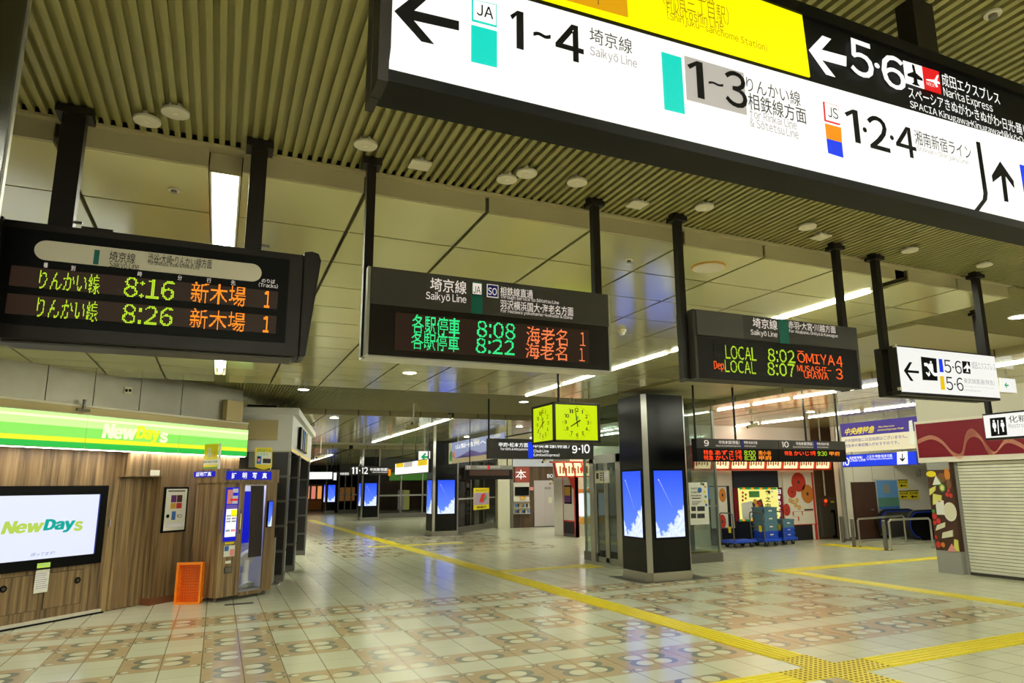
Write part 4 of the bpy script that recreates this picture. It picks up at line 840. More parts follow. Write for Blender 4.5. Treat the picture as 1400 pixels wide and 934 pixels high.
for k in range(6): b.fbox(f, u0, u1, v0+(k+.2)*(v1-v0)/6, v0+(k+.6)*(v1-v0)/6, .05, .08, 'plate')
b.build('slats', t)

# ------------------------------------------------------------------ black advertising pillars with sky screens
def ad_pillar(y, label, x=6.82, w=.93, sides=('f', 'l')):
    t = thing('advertising_pillar', label, 'pillar', (x+w/2, y+w/2, 0), 'black advertising pillars along the concourse'); c = .07; fr = FY(y); fl_ = FX(x)
    b = MB(); b.box(x+c, y, .15, x+w-c, y+w, ZP, 'gloss_black'); b.box(x, y+c, .15, x+w, y+w-c, ZP, 'gloss_black'); b.build('cladding', t)
    for (px_, py_, sx, sy) in ((x, y, 1, 1), (x+w, y, -1, 1), (x, y+w, 1, -1), (x+w, y+w, -1, -1)):
        pts = [(px_+sx*c, py_-sy*.004), (px_-sx*.004, py_+sy*c), (px_+sx*.02, py_+sy*c), (px_+sx*c, py_+sy*.02)]
        b = MB(); b.mesh([(a, d, .15) for a, d in pts]+[(a, d, ZP) for a, d in pts], [(0, 1, 2, 3), (4, 5, 6, 7), (0, 1, 5, 4), (1, 2, 6, 5), (2, 3, 7, 6), (3, 0, 4, 7)], 'steel'); b.build('corner_trim', t)
    b = MB(); q = .008; b.box(x+c, y-q, 0, x+w-c, y+w+q, .15, 'steel'); b.box(x-q, y+c, 0, x+w+q, y+w-c, .15, 'steel'); b.build('base_plate', t)
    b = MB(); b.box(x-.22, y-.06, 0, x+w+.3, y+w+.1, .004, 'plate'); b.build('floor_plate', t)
    for s_, fr_, u0 in (('f', fr, x), ('l', fl_, -(y+w))):
        b = MB(); a, d = u0+.16, u0+w-.16; b.fbox(fr_, a-.03, d+.03, .70, 1.92, 0, .006, 'black'); pn = b.build('display', t)
        b = MB(); b.screen(fr_, a, d, .735, 1.885, .009, 'sky_screen'); b.build('screen_image', pn)
        b = MB()
        for o_ in (0, .016): b.prism(fr_, [(a+.09+o_, 1.72), (a+.095+o_, 1.722), (a+.36+o_*.4, 1.24)], .0095, .0105, 'contrail')
        b.prism(fr_, [(a+.082, 1.73), (a+.096, 1.737), (a+.106, 1.718), (a+.09, 1.715)], .0095, .0105, 'lit_white'); b.build('contrail', pn)
    return t
ad_pillar(10.33, 'nearest and tallest black advertising pillar, right of the cube clock')
ad_pillar(23.63, 'black advertising pillar left of the landscape banner')
ad_pillar(36.9, 'black advertising pillar under the hanging 11·12 sign')
ad_pillar(50.2, 'farthest black advertising pillar beside the orange lit shop')

# ------------------------------------------------------------------ cube clock
fc = FY(8.0); K = Zm(560, 480, 300/1400)
u0, u1 = fc.px(K(918, 450))[0], fc.px(K(1217, 450))[0]; v1 = fc.px(K(918, 323))[1]; v0 = fc.px(K(918, 580))[1]; s_ = u1-u0
t = thing('cube_clock', 'lit yellow cube clock hanging from the ceiling, hands near eight o\'clock', 'clock', ((u0+u1)/2, 8+s_/2, v0))
b = MB(); y0 = 8.0
for (xx, yy) in ((u0, y0), (u1-.035, y0), (u0, y0+s_-.035), (u1-.035, y0+s_-.035)): b.box(xx, yy, v0, xx+.035, yy+.035, v1, 'dark_frame')
for z in (v0, v1-.03): b.box(u0, y0, z, u1, y0+s_, z+.03, 'dark_frame')
b.box(u0+.04, y0+.04, v0+.02, u1-.04, y0+s_-.04, v1-.02, 'grey'); b.build('casing', t, .004)
def dial(fr, a, c_, lo, hi):
    b = MB(); b.fbox(fr, a, c_, lo, hi, -.02, -.012, 'clock_face'); f_ = b.build('dial', t); b = MB(); w = -.009
    cu, cv = (a+c_)/2, (lo+hi)/2; R_ = min(c_-a, hi-lo)/2*.97
    for h in range(1, 13):
        an = math.radians(90-30*h); x, y = cu+R_*.74*math.cos(an), cv+R_*.74*math.sin(an); s = str(h); hw = R_*(.075 if len(s) == 1 else .13)
        if s == '1': hw = R_*.045
        b.text(fr, s, (x-hw, y-R_*.115), (x+hw, y+R_*.115), 'ink', w, .03, px=False)
    for k in range(60):
        an = math.radians(6*k); x, y = cu+R_*.93*math.cos(an), cv+R_*.93*math.sin(an); r = R_*(.022 if k % 5 == 0 else .010); b.fbox(fr, x-r, x+r, y-r, y+r, w, w+.001, 'ink')
    b.text(fr, 'JR', (cu-R_*.11, cv+R_*.16), (cu+R_*.13, cv+R_*.36), 'clock_green', w, .03, px=False, shear=.1); b.build('numerals', f_)
    for nm, an, L, wd in (('hour_hand', 90-30*7.98, .50, .042), ('minute_hand', 90-6*58.6, .80, .032)):
        an = math.radians(an); d = np.array([math.cos(an), math.sin(an)]); p = np.array([-d[1], d[0]])*R_*wd; C = np.array([cu, cv]); A, B_ = C-d*R_*.26, C+d*R_*L
        b = MB(); b.prism(fr, [tuple(A-p), tuple(A+p), tuple(B_+p*.6), tuple(B_-p*.6)], -.006 if nm[0] == 'h' else -.004, -.005 if nm[0] == 'h' else -.003, 'ink'); b.build(nm, f_)
dial(fc, u0+.04, u1-.04, v0+.03, v1-.03); dial(FX(u0), -(y0+s_)+.04, -y0-.04, v0+.03, v1-.03)
b = MB(); xm = fc.px((773, 545))[0]; b.cyl((xm, y0+.2, v1), (xm, y0+.2, ZP), .018, 'dark_frame'); b.cyl((xm, y0+.2, ZP-.02), (xm, y0+.2, ZP+.005), .05, 'dark_frame'); b.build('hanger_post', t)
b = MB(); b.tube([(u0+.3+.035*math.cos(a), y0+.05, v1+.035+.035*math.sin(a)) for a in np.linspace(-.5*math.pi, 1.5*math.pi, 13)], .006, 'dull_steel', 6); b.build('ring', t)

# ------------------------------------------------------------------ glass lift behind the pillar
LX0, LX1, LY0, LY1 = 7.66, 9.96, 12.28, 14.2
t = thing('glass_lift', 'glass lift shaft with steel frame behind the nearest advertising pillar', 'lift', ((LX0+LX1)/2, (LY0+LY1)/2, 0))
b = MB(); b.box(LX0-.02, LY0-.02, 0, LX1+.02, LY0+.1, .19, 'dull_steel'); b.box(LX0-.02, LY1-.1, 0, LX1+.02, LY1+.02, .19, 'dull_steel'); b.box(LX0-.02, LY0+.1, 0, LX0+.1, LY0+.3, .19, 'dull_steel'); b.box(LX0-.02, LY1-.6, 0, LX0+.1, LY1-.1, .19, 'dull_steel'); b.box(LX1-.1, LY0+.1, 0, LX1+.02, LY1-.1, .19, 'dull_steel'); b.build('plinth', t)
b = MB(); b.box(LX0, LY0, .19, LX1, LY0+.02, ZB, 'glass'); b.build('glass_pane', t); b = MB(); b.box(LX0, LY1-.02, .19, LX1, LY1, ZB, 'glass'); b.build('glass_pane', t)
b = MB(); b.box(LX1-.02, LY0+.02, .19, LX1, LY1-.02, ZB, 'glass'); b.build('glass_pane', t)
yd0, yd1 = 12.75, 13.62
b = MB(); b.box(LX0, yd1+.2, .19, LX0+.02, LY1-.02, ZB, 'glass'); b.box(LX0, yd0-.2, 2.3, LX0+.02, yd1+.2, ZB, 'glass'); b.build('glass_pane', t)
for x, y in ((LX0, LY0), (LX1-.05, LY0), (LX0, LY1-.05), (LX1-.05, LY1-.05)):
    b = MB(); b.box(x, y, .19, x+.05, y+.05, ZB, 'steel'); b.build('corner_post', t)
b = MB(); b.box(LX0-.03, yd1+.05, 0, LX0+.08, yd1+.24, 2.3, 'steel'); b.box(LX0-.03, yd0-.24, 0, LX0+.08, yd0-.05, 2.3, 'steel'); b.box(LX0-.03, yd0-.24, 2.12, LX0+.08, yd1+.24, 2.3, 'steel'); b.build('door_frame', t)
ym = (yd0+yd1)/2
for a, c_ in ((yd0-.05, ym-.005), (ym+.005, yd1+.05)):
    b = MB(); b.box(LX0, a, .02, LX0+.03, a+.07, 2.12, 'steel'); b.box(LX0, c_-.07, .02, LX0+.03, c_, 2.12, 'steel'); b.box(LX0, a, .02, LX0+.03, c_, .12, 'steel'); b.box(LX0+.01, a+.07, .12, LX0+.02, c_-.07, 2.12, 'smoked_glass'); b.build('door_leaf', t)
b = MB(); b.box(9.45, LY0+.5, .01, 9.65, LY0+.62, ZB, 'green_steel'); b.box(8.2, LY0+.5, 2.55, 9.65, LY0+.62, 2.75, 'green_steel'); b.box(9.35, LY0+.9, 2.2, 9.8, LY0+1.2, 2.4, 'green_steel'); b.build('inner_frame', t)
b = MB(); b.box(LX0, LY0+.005, 1.15, LX1, LY0+.024, 1.19, 'steel'); b.build('rail', t)
b = MB(); b.box(8.0, LY0+.3, .02, 9.8, LY1-.2, .20, 'plate'); b.build('pit_floor', t)
fx = FX(LX0-.03); t = thing('lift_sign', 'small pale sign plate above the glass lift door', 'sign', fx.pt(*fx.px((825, 652)), .01))
b = MB(); b.rect(fx, (815, 661), (834, 643), 'cream_wall', .0, .03); b.build('plate', t); b = MB(); b.rect(fx, (817, 655), (820, 647), 'ink_grey', .03, .032); b.rect(fx, (826.3, 659), (827, 645), 'navy', .03, .032)
for k in range(4): b.rect(fx, (821.5, 648+k*3), (825, 646.4+k*3), 'ink_grey', .03, .032); b.rect(fx, (828, 648+k*3), (833, 646.6+k*3), 'ink_pale', .03, .032)
b.build('lettering', t)
f = FY(LY0-.01); KR = Zm(930, 560, 260/1156)
t = thing('programme_poster', 'white poster with photos and colourful dots on the lift glass', 'poster', f.pt(*f.px((956, 697)), .01)); b = MB(); b.rect(f, KR(62, 702), KR(162, 443), 'paper', 0, .006); b.build('sheet', t)
b = MB(); f2 = f.off(.006); ft = lambda s_, x0, y0, x1, y1, m='ink', bd=.03: b.text(f2, s_, KR(x0, y0), KR(x1, y1), m, .002, bd)
ft('FAST', 66, 487, 104, 474); ft('STARTUP', 66, 510, 118, 497); ft('PROGRAM', 66, 530, 126, 518); b.rect(f2, KR(70, 543), KR(124, 536), 'ink'); u, v = f2.px(KR(118, 490)); b.disc(f2, u, v, .058, 'print_blue')
for x0, y0, x1, y1 in ((68, 618, 94, 590), (104, 618, 148, 588), (66, 662, 96, 632), (104, 662, 148, 632)): b.rect(f2, KR(x0, y0), KR(x1, y1), 'print_dark')
for x, y, m in ((140, 455, 'print_violet'), (128, 452, 'print_green'), (152, 470, 'print_gold'), (148, 500, 'yellow_sign'), (154, 530, 'print_green'), (152, 560, 'yellow_sign'), (158, 580, 'print_blue')):
    u, v = f2.px(KR(x, y)); b.disc(f2, u, v, .03, m, 0, .0025)
for k in range(4): b.rect(f2, KR(72, 560+k*7), KR(130-k*8, 556+k*7), 'ink_grey')
b.build('print', t)
b = MB(); b.rect(f, KR(163, 545), KR(176, 466), 'print_blue', 0, .005); tag(b.build('paper_strip'), 'pale blue strip beside the white poster on the lift glass', 'sticker')

# ------------------------------------------------------------------ far signs over the concourse
def flat_sign(name, label, fr, p_bl, p_tr, m, cat='sign', depth=.10, lit=None, group=None, posts=(), zc=ZP, uend=None):
    (u0, v0), (u1, v1) = fr.px(p_bl), fr.px(p_tr)
    if uend: u1 = u0+uend
    t = thing(name, label, cat, fr.pt((u0+u1)/2, v0, -depth/2), group); b = MB(); b.fbox(fr, u0, u1, v0, v1, -depth, 0, m); b.build('housing', t)
    if lit: b = MB(); b.fbox(fr, u0+.02, u1-.02, v0+.02, v1-.02, 0, .005, lit); b.build('lit_panel', t)
    for fu in posts:
        p = fr.pt(u0+(u1-u0)*fu, v1, -depth/2); b = MB(); b.cyl(p, (p[0], p[1], zc), .018, 'dark_frame', 10); b.build('hanger_post', t)
    return t
P = onZ(669, 545, ZB); fE = FY(P[1]); E5 = Zm(660, 600, 190/1268)
t = flat_sign('direction_sign', 'black hanging sign reading 9·10 below the cube clock', fE, (667.5, 627.3), (811, 602), 'charcoal', posts=(.012, .98), zc=ZB, group='hanging direction signs')
b = MB(); T = lambda s_, a, c_, m='lit_white', bd=.012: b.text(fE, s_, E5(*a), E5(*c_), m, .003, bd)
T('甲府・松本方面', (147, 75), (412, 37)); T('for Kōfu & Matsumoto', (162, 104), (412, 84)); T('中央本線（特急）', (463, 85), (790, 52)); T('Chūō Line'.replace('ū', 'u'), (463, 124), (602, 98)); T('(Limited Express)', (463, 166), (700, 134))
T('9', (815, 133), (862, 60), bd=.02); T('·', (873, 102), (890, 84), bd=.03); T('1', (898, 133), (915, 52), bd=.02); T('0', (925, 133), (975, 50), bd=.02); b.rect(fE, E5(416, 178), E5(458, 32), 'lit_blue', 0, .003); b.build('lettering', t)
KX = KR
for nm, x0, x1, num, dest, rows in (('9', 105, 592, '9', '南小谷', (('特急', 'あずさ', '5号', '8:00', '南小谷'), ('特急', 'かいじ', '7号', '8:30', '甲府'))), ('10', 606, 1000, '10', '甲府', (('特急', 'かいじ', '11号', '9:30', '甲府'),))):
    fK = FY(9.7); (u0, v0), (u1, v1) = fK.px(KX(x0, 315)), fK.px(KX(x1, 180 if nm == '9' else 192)); v1 = fK.px(KX(592, 186))[1]; v0 = fK.px(KX(592, 317))[1]
    t = thing('departure_board', 'far black departure board for track '+('nine with two red rows' if nm == '9' else 'ten with one red row'), 'departure board', fK.pt((u0+u1)/2, v0, -.06), 'hanging departure boards')
    vm = v0+(v1-v0)*.58; b = MB(); b.fbox(fK, u0, u1, v0, v1, -.14, 0, 'led_back_dark'); b.build('housing', t); b = MB(); b.fbox(fK, u0, u1, vm, v1, 0, .006, 'charcoal'); b.build('header', t)
    b = MB(); w = u1-u0; hh = v1-vm; tx = lambda s_, a, c_, e_, g_, m='sign_white': b.text(fK, s_, (u0+a*w, vm+e_*hh), (u0+c_*w, vm+g_*hh), m, .008, .012, px=False)
    if nm == '9': tx('9', .085, .14, .2, .85); tx('中央本線（特急）', .26, .51, .45, .85); tx('Chuo Line (Limited Express)', .22, .52, .16, .36); b.fbox(fK, u0+.53*w, u0+.56*w, vm, v1, .006, .009, 'navy'); tx('甲府・松本方面', .565, .73, .5, .82); tx('for Kofu & Matsumoto', .565, .71, .2, .38)
    else: tx('10', .04, .14, .2, .85); tx('中央本線（特急）', .25, .50, .45, .85); tx('Chuo Line (Limited Express)', .2, .5, .16, .36); b.fbox(fK, u0+.52*w, u0+.555*w, vm, v1, .006, .009, 'navy'); tx('甲府・松本方面', .56, .74, .5, .82); tx('for Kofu & Matsumoto', .56, .73, .2, .38)
    b.build('lettering', t); b = MB(); n_ = len(rows); h0 = (vm-v0)
    for k, (a, c_, d_, e_, g_) in enumerate(rows):
        y1 = v0+h0*(.86-.40*k); y0 = y1-h0*.36
        for s_, xa, xb, m in ((a, .075, .185, 'led_red'), (c_, .21, .43, 'led_red'), (d_, .45, .53, 'led_red'), (e_, .56, .70, 'led_lime'), (g_, .74, .90, 'led_amber')):
            b.led(fK, s_, (0, 0), (0, 0), m) if False else b.text(fK, s_, (u0+xa*w, y0), (u0+xb*w, y1), m, .004, 0., px=False)
    b.build('led_text', t)
    for fu in ((.02, .5) if nm == '9' else (.45, .95)):
        p = fK.pt(u0+w*fu, v1, -.07); b = MB(); b.cyl(p, (p[0], p[1], ZB), .02, 'dark_frame', 10); b.build('hanger_post', t)
# 11·12 sign, left lit signs, landscape banner, track 11 board
f = FY(30.); G3 = Zm(410, 590, 150/1001)
t = flat_sign('direction_sign', 'far black sign reading 11·12 with orange end', f, G3(458, 398), G3(832, 316), 'charcoal', posts=(.0, .62), group='hanging direction signs')
b = MB(); b.text(f, '11', G3(470, 388), G3(528, 326), 'lit_white', .003, .02); b.text(f, '·', G3(540, 365), G3(552, 350), 'lit_white', .003, .03); b.text(f, '12', G3(563, 388), G3(622, 326), 'lit_white', .003, .02); b.text(f, '中央線（快速）', G3(640, 362), G3(805, 332), 'lit_white', .003, .02); b.text(f, 'Chuo Line (Rapid)', G3(660, 380), G3(800, 366), 'lit_white', .003, .015); b.rect(f, G3(806, 405), G3(830, 345), 'lit_amber', 0, .004); b.build('lettering', t)
f = FY(33.); t = flat_sign('lit_sign', 'far lit white sign right of the black tiled pillars', f, G3(40, 440), G3(300, 366), 'dark_frame', lit='lit_white', posts=(.3, .95))
t = flat_sign('lit_sign', 'small lit white sign at the end of the far white sign', FY(32.6), G3(302, 448), G3(340, 372), 'dark_frame', lit='lit_white', posts=(.3, .8))
t = flat_sign('direction_sign', 'far dark sign left of the 11·12 sign', FY(34.), G3(345, 405), G3(452, 365), 'charcoal', posts=(.2, .9), group='hanging direction signs')
b = MB(); f = FY(34.); b.text(f, '中央線・総武線', G3(366, 398), G3(446, 374), 'lit_white', .003, .02); b.build('lettering', t)
f = FX(5.6); G4 = Zm(540, 590, 160/996)
t = flat_sign('lit_sign', 'lit white sign with yellow patches left of the second advertising pillar', f, (540, 650), (586, 627), 'dark_frame', lit='lit_white', posts=(.2, .6, .95))
(u0, v0), (u1, v1) = f.px((540, 650)), f.px((586, 627)); b = MB(); w, hh = u1-u0, v1-v0; b.fbox(f, u0+.04*w, u0+.28*w, v0+.62*hh, v1-.02, .005, .008, 'shop_yellow2'); b.fbox(f, u0+.72*w, u0+.97*w, v0+.55*hh, v1-.02, .005, .008, 'shop_yellow2'); b.fbox(f, u0+.30*w, u0+.56*w, v0+.56*hh, v1-.02, .005, .008, 'lit_grey'); b.text(f, '出口', (u0+.76*w, v0+.62*hh), (u0+.92*w, v0+.88*hh), 'ink_gold', .009, px=False); b.build('lettering', t)
for k, (px_, l) in enumerate((((581, 625), 'small green exit sign above the white sign with yellow patches'), ((732, 605), 'small exit sign with green arrow above the 9·10 sign'))):
    f = FY(22.); u, v = f.px(px_); s_ = .19; t = thing('exit_sign', l, 'sign', f.pt(u, v, -.05)); b = MB(); b.fbox(f, u-s_, u+s_*.9, v-s_, v+s_, -.08, 0, 'soft_lit'); b.build('housing', t)
    b = MB(); b.prism(f, [(u-s_*.7, v), (u, v+s_*.7), (u+s_*.2, v+s_*.5), (u-s_*.1, v+s_*.16), (u+s_*.7, v+s_*.16), (u+s_*.7, v-s_*.16), (u-s_*.1, v-s_*.16), (u+s_*.2, v-s_*.5), (u, v-s_*.7)], 0, .004, 'exit_green'); b.build('arrow', t); b = MB(); b.cyl(f.pt(u, v+s_, -.04), (u, f.pt(0, 0, -.04)[1], ZP), .015, 'grey'); b.build('hanger_rod', t)
f = FX(7.3); t = thing('landscape_banner', 'long banner with mountains and sky behind the 9·10 sign', 'banner', f.pt(*f.px((650, 620)), 0))
(u0, v0), (u1, v1) = f.px((613.5, 634.5)), f.px((689, 595)); v1 = f.px((613.5, 606.5))[1]; b = MB(); b.fbox(f, u0, u1, v0, v1, -.03, 0, 'mountain'); b.build('sheet', t)
b = MB(); w, hh = u1-u0, v1-v0; b.fbox(f, u0+.06*w, u1, v0, v0+.22*hh, 0, .003, 'field'); b.prism(f, [(u0+.12*w, v0+.22*hh), (u0+.3*w, v0+.36*hh), (u0+.45*w, v0+.52*hh), (u0+.62*w, v0+.34*hh), (u1, v0+.44*hh), (u1, v0+.22*hh)], 0, .003, 'violet_ink'); b.fbox(f, u0, u0+.06*w, v0, v1, 0, .004, 'cream_wall'); b.disc(f, u0+.05*w, v0+.35*hh, .09*w*.35, 'print_green', .004, .006, ry=.26*hh); b.disc(f, u0+.11*w, v0+.4*hh, .03*w, 'print_pink', .004, .006, ry=.18*hh)
b.text(f, '山梨・信州へ', (u0+.15*w, v0+.66*hh), (u0+.72*w, v0+.88*hh), 'lit_white', .004, .01, px=False)
for k, (a, c_) in enumerate(((.55, .92), (.8, .86), (.9, .95))): b.disc(f, u0+a*w, v0+c_*hh-.02, .06*w, 'booth_white', .003, .0035, ry=.08*hh)
b.build('print', t)
f = FY(21.); t = flat_sign('departure_board', 'far grey board for track eleven with red bar and blank window', f, (636, 656), (700.5, 637), 'led_back_dark', posts=(.1, .5, .9), group='hanging departure boards', cat='departure board')
b = MB(); b.rect(f, (636, 642.3), (700.5, 636.5), 'grey', 0, .01); b.build('header', t); b = MB(); b.rect(f, (642, 650.5), (696, 643), 'print_brown', 0, .006); b.build('led_window', t)
b = MB(); f2 = f.off(.01); b.text(f2, '11', (638, 641), (643, 636.8), 'sign_white'); b.rect(f2, (667.3, 642), (669.3, 636), 'lit_red'); b.text(f2, '中央線（快速）', (652, 639.8), (666, 636.9), 'sign_white'); b.text(f2, '高尾方面', (670.5, 639.8), (684, 637), 'sign_white'); b.build('lettering', t)

# ------------------------------------------------------------------ yellow tactile paving
def strip(name, x0, y0, x1, y1, along, bars=5):
    b = MB(); b.box(x0, y0, 0, x1, y1, .005, 'tactile'); n = bars
    for k in range(n):
        if along == 'y': c = x0+(k+.5)*(x1-x0)/n; b.box(c-.018, y0, .005, c+.018, y1, .011, 'tactile_bar')
        else: c = y0+(k+.5)*(y1-y0)/n; b.box(x0, c-.018, .005, x1, c+.018, .011, 'tactile_bar')
    return struct(b.build(name))
TQ = .3535
b = MB(); a0, a1 = np.array([4.93, 5.36]), np.array([4.66, 24.]); d = (a1-a0)/np.linalg.norm(a1-a0); pf = Frame((a0[0], a0[1], 0), (d[1], -d[0], 0), (d[0], d[1], 0)); L = 34.
b.fbox(pf, 0, TQ, 0, L, 0, .005, 'tactile')
for k in range(5): b.fbox(pf, (k+.5)*TQ/5-.018, (k+.5)*TQ/5+.018, 0, 9.5, .005, .011, 'tactile_bar')
struct(b.build('tactile_strip'))
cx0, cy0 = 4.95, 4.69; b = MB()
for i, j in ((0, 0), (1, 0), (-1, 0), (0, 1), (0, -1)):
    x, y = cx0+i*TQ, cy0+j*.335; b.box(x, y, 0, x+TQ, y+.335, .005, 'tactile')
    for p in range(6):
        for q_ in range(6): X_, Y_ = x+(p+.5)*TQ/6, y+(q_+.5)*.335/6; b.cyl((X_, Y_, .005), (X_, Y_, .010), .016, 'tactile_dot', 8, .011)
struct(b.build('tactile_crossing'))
strip('tactile_strip', cx0+2*TQ, 4.69, 9.7, 5.03, 'x'); strip('tactile_strip', 2.2, 4.69, cx0-TQ, 5.03, 'x'); strip('tactile_strip', cx0, 1.0, cx0+TQ, 4.69-.335, 'y')
b = MB(); b.box(4.95, 12.95, 0, 6.8, 13.25, .005, 'tactile'); b.box(6.8, 12.7, 0, 7.3, 13.4, .005, 'tactile'); struct(b.build('tactile_strip'))
b = MB(); b.box(9.7, 10.25, 0, 14.6, 10.58, .005, 'tactile'); b.box(9.7, 5.2, 0, 10.02, 10.25, .005, 'tactile'); struct(b.build('tactile_strip'))
b = MB(); b.box(14.75, 12.2, 0, 15.25, 14.2, .005, 'tactile'); struct(b.build('tactile_strip'))
b = MB(); b.box(4.0, 20.2, 0, 6.8, 20.5, .005, 'tactile'); struct(b.build('tactile_strip'))

# ------------------------------------------------------------------ food kiosk with lanterns, right of the pillar
KZ = Zm(940, 620, 210/1308); YK = 15.5; f = FY(YK-.004)
bx = lambda b, a, c_, m, w0=0., w1=.01: b.rect(f, KZ(*a), KZ(*c_), m, w0, w1)
xs0, xs1 = 11.55, f.px((1117, 700))[0]
b = MB(); b.box(xs0, YK, 0, xs1, YK+.12, ZP, 'wall_white'); struct(b.build('wall_back_kiosk'))
vb = f.px((1090, 717))[1]; vt = f.px((1090, 646))[1]
t = thing('kiosk_stall', 'white kiosk front with painted paper parasols and black base', 'shop front', f.pt((xs0+xs1)/2, 0, .1))
ur0 = f.px(KZ(808, 300))[0]; b = MB(); b.fbox(f, ur0, f.px(KZ(1065, 300))[0], vb, vt, 0, .03, 'wall_white'); b.fbox(f, ur0, xs1-.02, vb-.02, vb, 0, .04, 'print_red'); b.fbox(f, f.px(KZ(1055, 300))[0], f.px(KZ(1066, 300))[0], 0, vt, .0, .05, 'print_red'); b.build('panel', t)
b = MB(); b.fbox(f, f.px(KZ(250, 700))[0], f.px(KZ(1062, 700))[0], .0, vb-.02, 0, .035, 'rubber'); b.build('base_panel', t)
for cxx, cyy, rx, ry, m in ((938, 245, 60, 82, 'parasol_red'), (1014, 345, 52, 80, 'parasol_orange'), (882, 330, 37, 50, 'parasol_red'), (838, 480, 30, 52, 'parasol_red')):
    u, v = f.px(KZ(cxx, cyy)); r1 = f.px(KZ(cxx+rx, cyy))[0]-u; r2 = f.px(KZ(cxx, cyy-ry))[1]-v; b = MB(); b.disc(f, u, v, r1, m, .03, .034, 28, ry=r2)
    for k in range(0, 24): an = k*math.pi/12; b.prism(f, [(u+r1*.25*math.cos(an), v+r2*.25*math.sin(an)), (u+r1*.97*math.cos(an-.012), v+r2*.97*math.sin(an-.012)), (u+r1*.97*math.cos(an+.012), v+r2*.97*math.sin(an+.012))], .034, .035, 'print_brown')
    b.disc(f, u, v, r1*.2, 'print_brown', .034, .036, 14, ry=r2*.2); b.build('painted_parasol', t)
b = MB()
for cxx, cyy in ((890, 412), (945, 460), (915, 440), (868, 400), (925, 400)):
    u, v = f.px(KZ(cxx, cyy))
    for k in range(5): an = k*2*math.pi/5; b.disc(f, u+.045*math.cos(an), v+.045*math.sin(an), .03, 'print_gold', .03, .033, 8)
for a, c_ in (((825, 578), (930, 574)), ((890, 496), (1060, 492)), ((936, 575), (942, 540)), ((890, 530), (896, 496)), ((890, 540), (940, 536)), ((968, 525), (972, 492))): b.rect(f, KZ(*a), KZ(*c_), 'print_red', .03, .033)
b.rect(f, KZ(988, 488), KZ(1062, 472), 'print_brown', .03, .033); b.build('painted_pattern', t)
b = MB(); bx(b, (800, 700), (375, 150), 'kiosk_navy', -.0, .04); b.build('recess_panel', t)
ul0, ul1 = f.px(KZ(130, 300))[0], f.px(KZ(352, 300))[0]
b = MB(); b.fbox(f, ul0, ul1, vb, vt, 0, .03, 'wall_white'); b.fbox(f, f.px(KZ(170, 300))[0], f.px(KZ(345, 300))[0], .0, f.px(KZ(250, 278))[1], .03, .05, 'kiosk_navy'); b.fbox(f, f.px(KZ(175, 300))[0], f.px(KZ(318, 300))[0], vb, f.px(KZ(250, 285))[1], .05, .06, 'wall_white'); b.build('side_panel', t)
for cyy in (355, 580):
    u, v = f.px(KZ(285, cyy)); b = MB(); b.disc(f, u, v, .12, 'parasol_orange' if cyy < 500 else 'parasol_red', .06, .064, 24, ry=.19); b.disc(f, u, v, .03, 'print_brown', .064, .066, ry=.045); b.build('painted_parasol', t)
# lantern canopy
v0, v1 = f.px(KZ(600, 138))[1], f.px(KZ(600, -40))[1]; u0, u1 = f.px(KZ(30, 100))[0]-.3, f.px(KZ(1108, 100))[0]
t = thing('lantern_canopy', 'row of lit paper lantern boxes in an orange frame over the kiosk', 'lantern', f.pt((u0+u1)/2, v0, .3))
b = MB(); b.fbox(f, u0, u1, v0-.03, v0+.02, .06, .52, 'lantern_frame'); b.fbox(f, u0, u1-.03, v1, v1+.06, .02, .62, 'lantern_frame')
n = 8
for k in range(n+1): uu = u0+(u1-u0)*k/n; b.hexa([f.pt(uu-.02, v0, .06), f.pt(uu+.02, v0, .06), f.pt(uu+.02, v0, .50), f.pt(uu-.02, v0, .50), f.pt(uu-.02, v1, .06), f.pt(uu+.05, v1, .06), f.pt(uu+.05, v1, .60), f.pt(uu-.02, v1, .60)], 'lantern_frame')
b.build('frame', t)
for k in range(n):
    ua, uc = u0+(u1-u0)*k/n+.035, u0+(u1-u0)*(k+1)/n-.03
    b = MB(); b.hexa([f.pt(ua, v0+.02, .08), f.pt(uc, v0+.02, .08), f.pt(uc, v0+.02, .44), f.pt(ua, v0+.02, .44), f.pt(ua, v1, .08), f.pt(uc, v1, .08), f.pt(uc+.02, v1, .54), f.pt(ua+.02, v1, .54)], 'lantern'); l = b.build('lantern_box', t)
    b = MB(); g = Frame(f.pt(ua, v0+.02, .448), f.u, np.array(f.v)*(v1-v0-.02)+f.n*.10); w, hh = uc-ua, v1-v0
    for q_ in range(5): b.fbox(g, w*(.12+.16*q_), w*(.20+.16*q_), hh*(.12+.05*(q_ % 2)), hh*(.55+.1*((q_*k) % 3)), 0, .004, 'warm_print')
    for q_ in range(3): b.fbox(g, w*.08, w*.9, hh*(.2+.16*q_), hh*(.22+.16*q_), .0, .004, 'warm_print')
    if k % 2: b.disc(g, w*.5, hh*.72, .05, 'lit_red', 0, .005)
    b.build('brush_lettering', l)
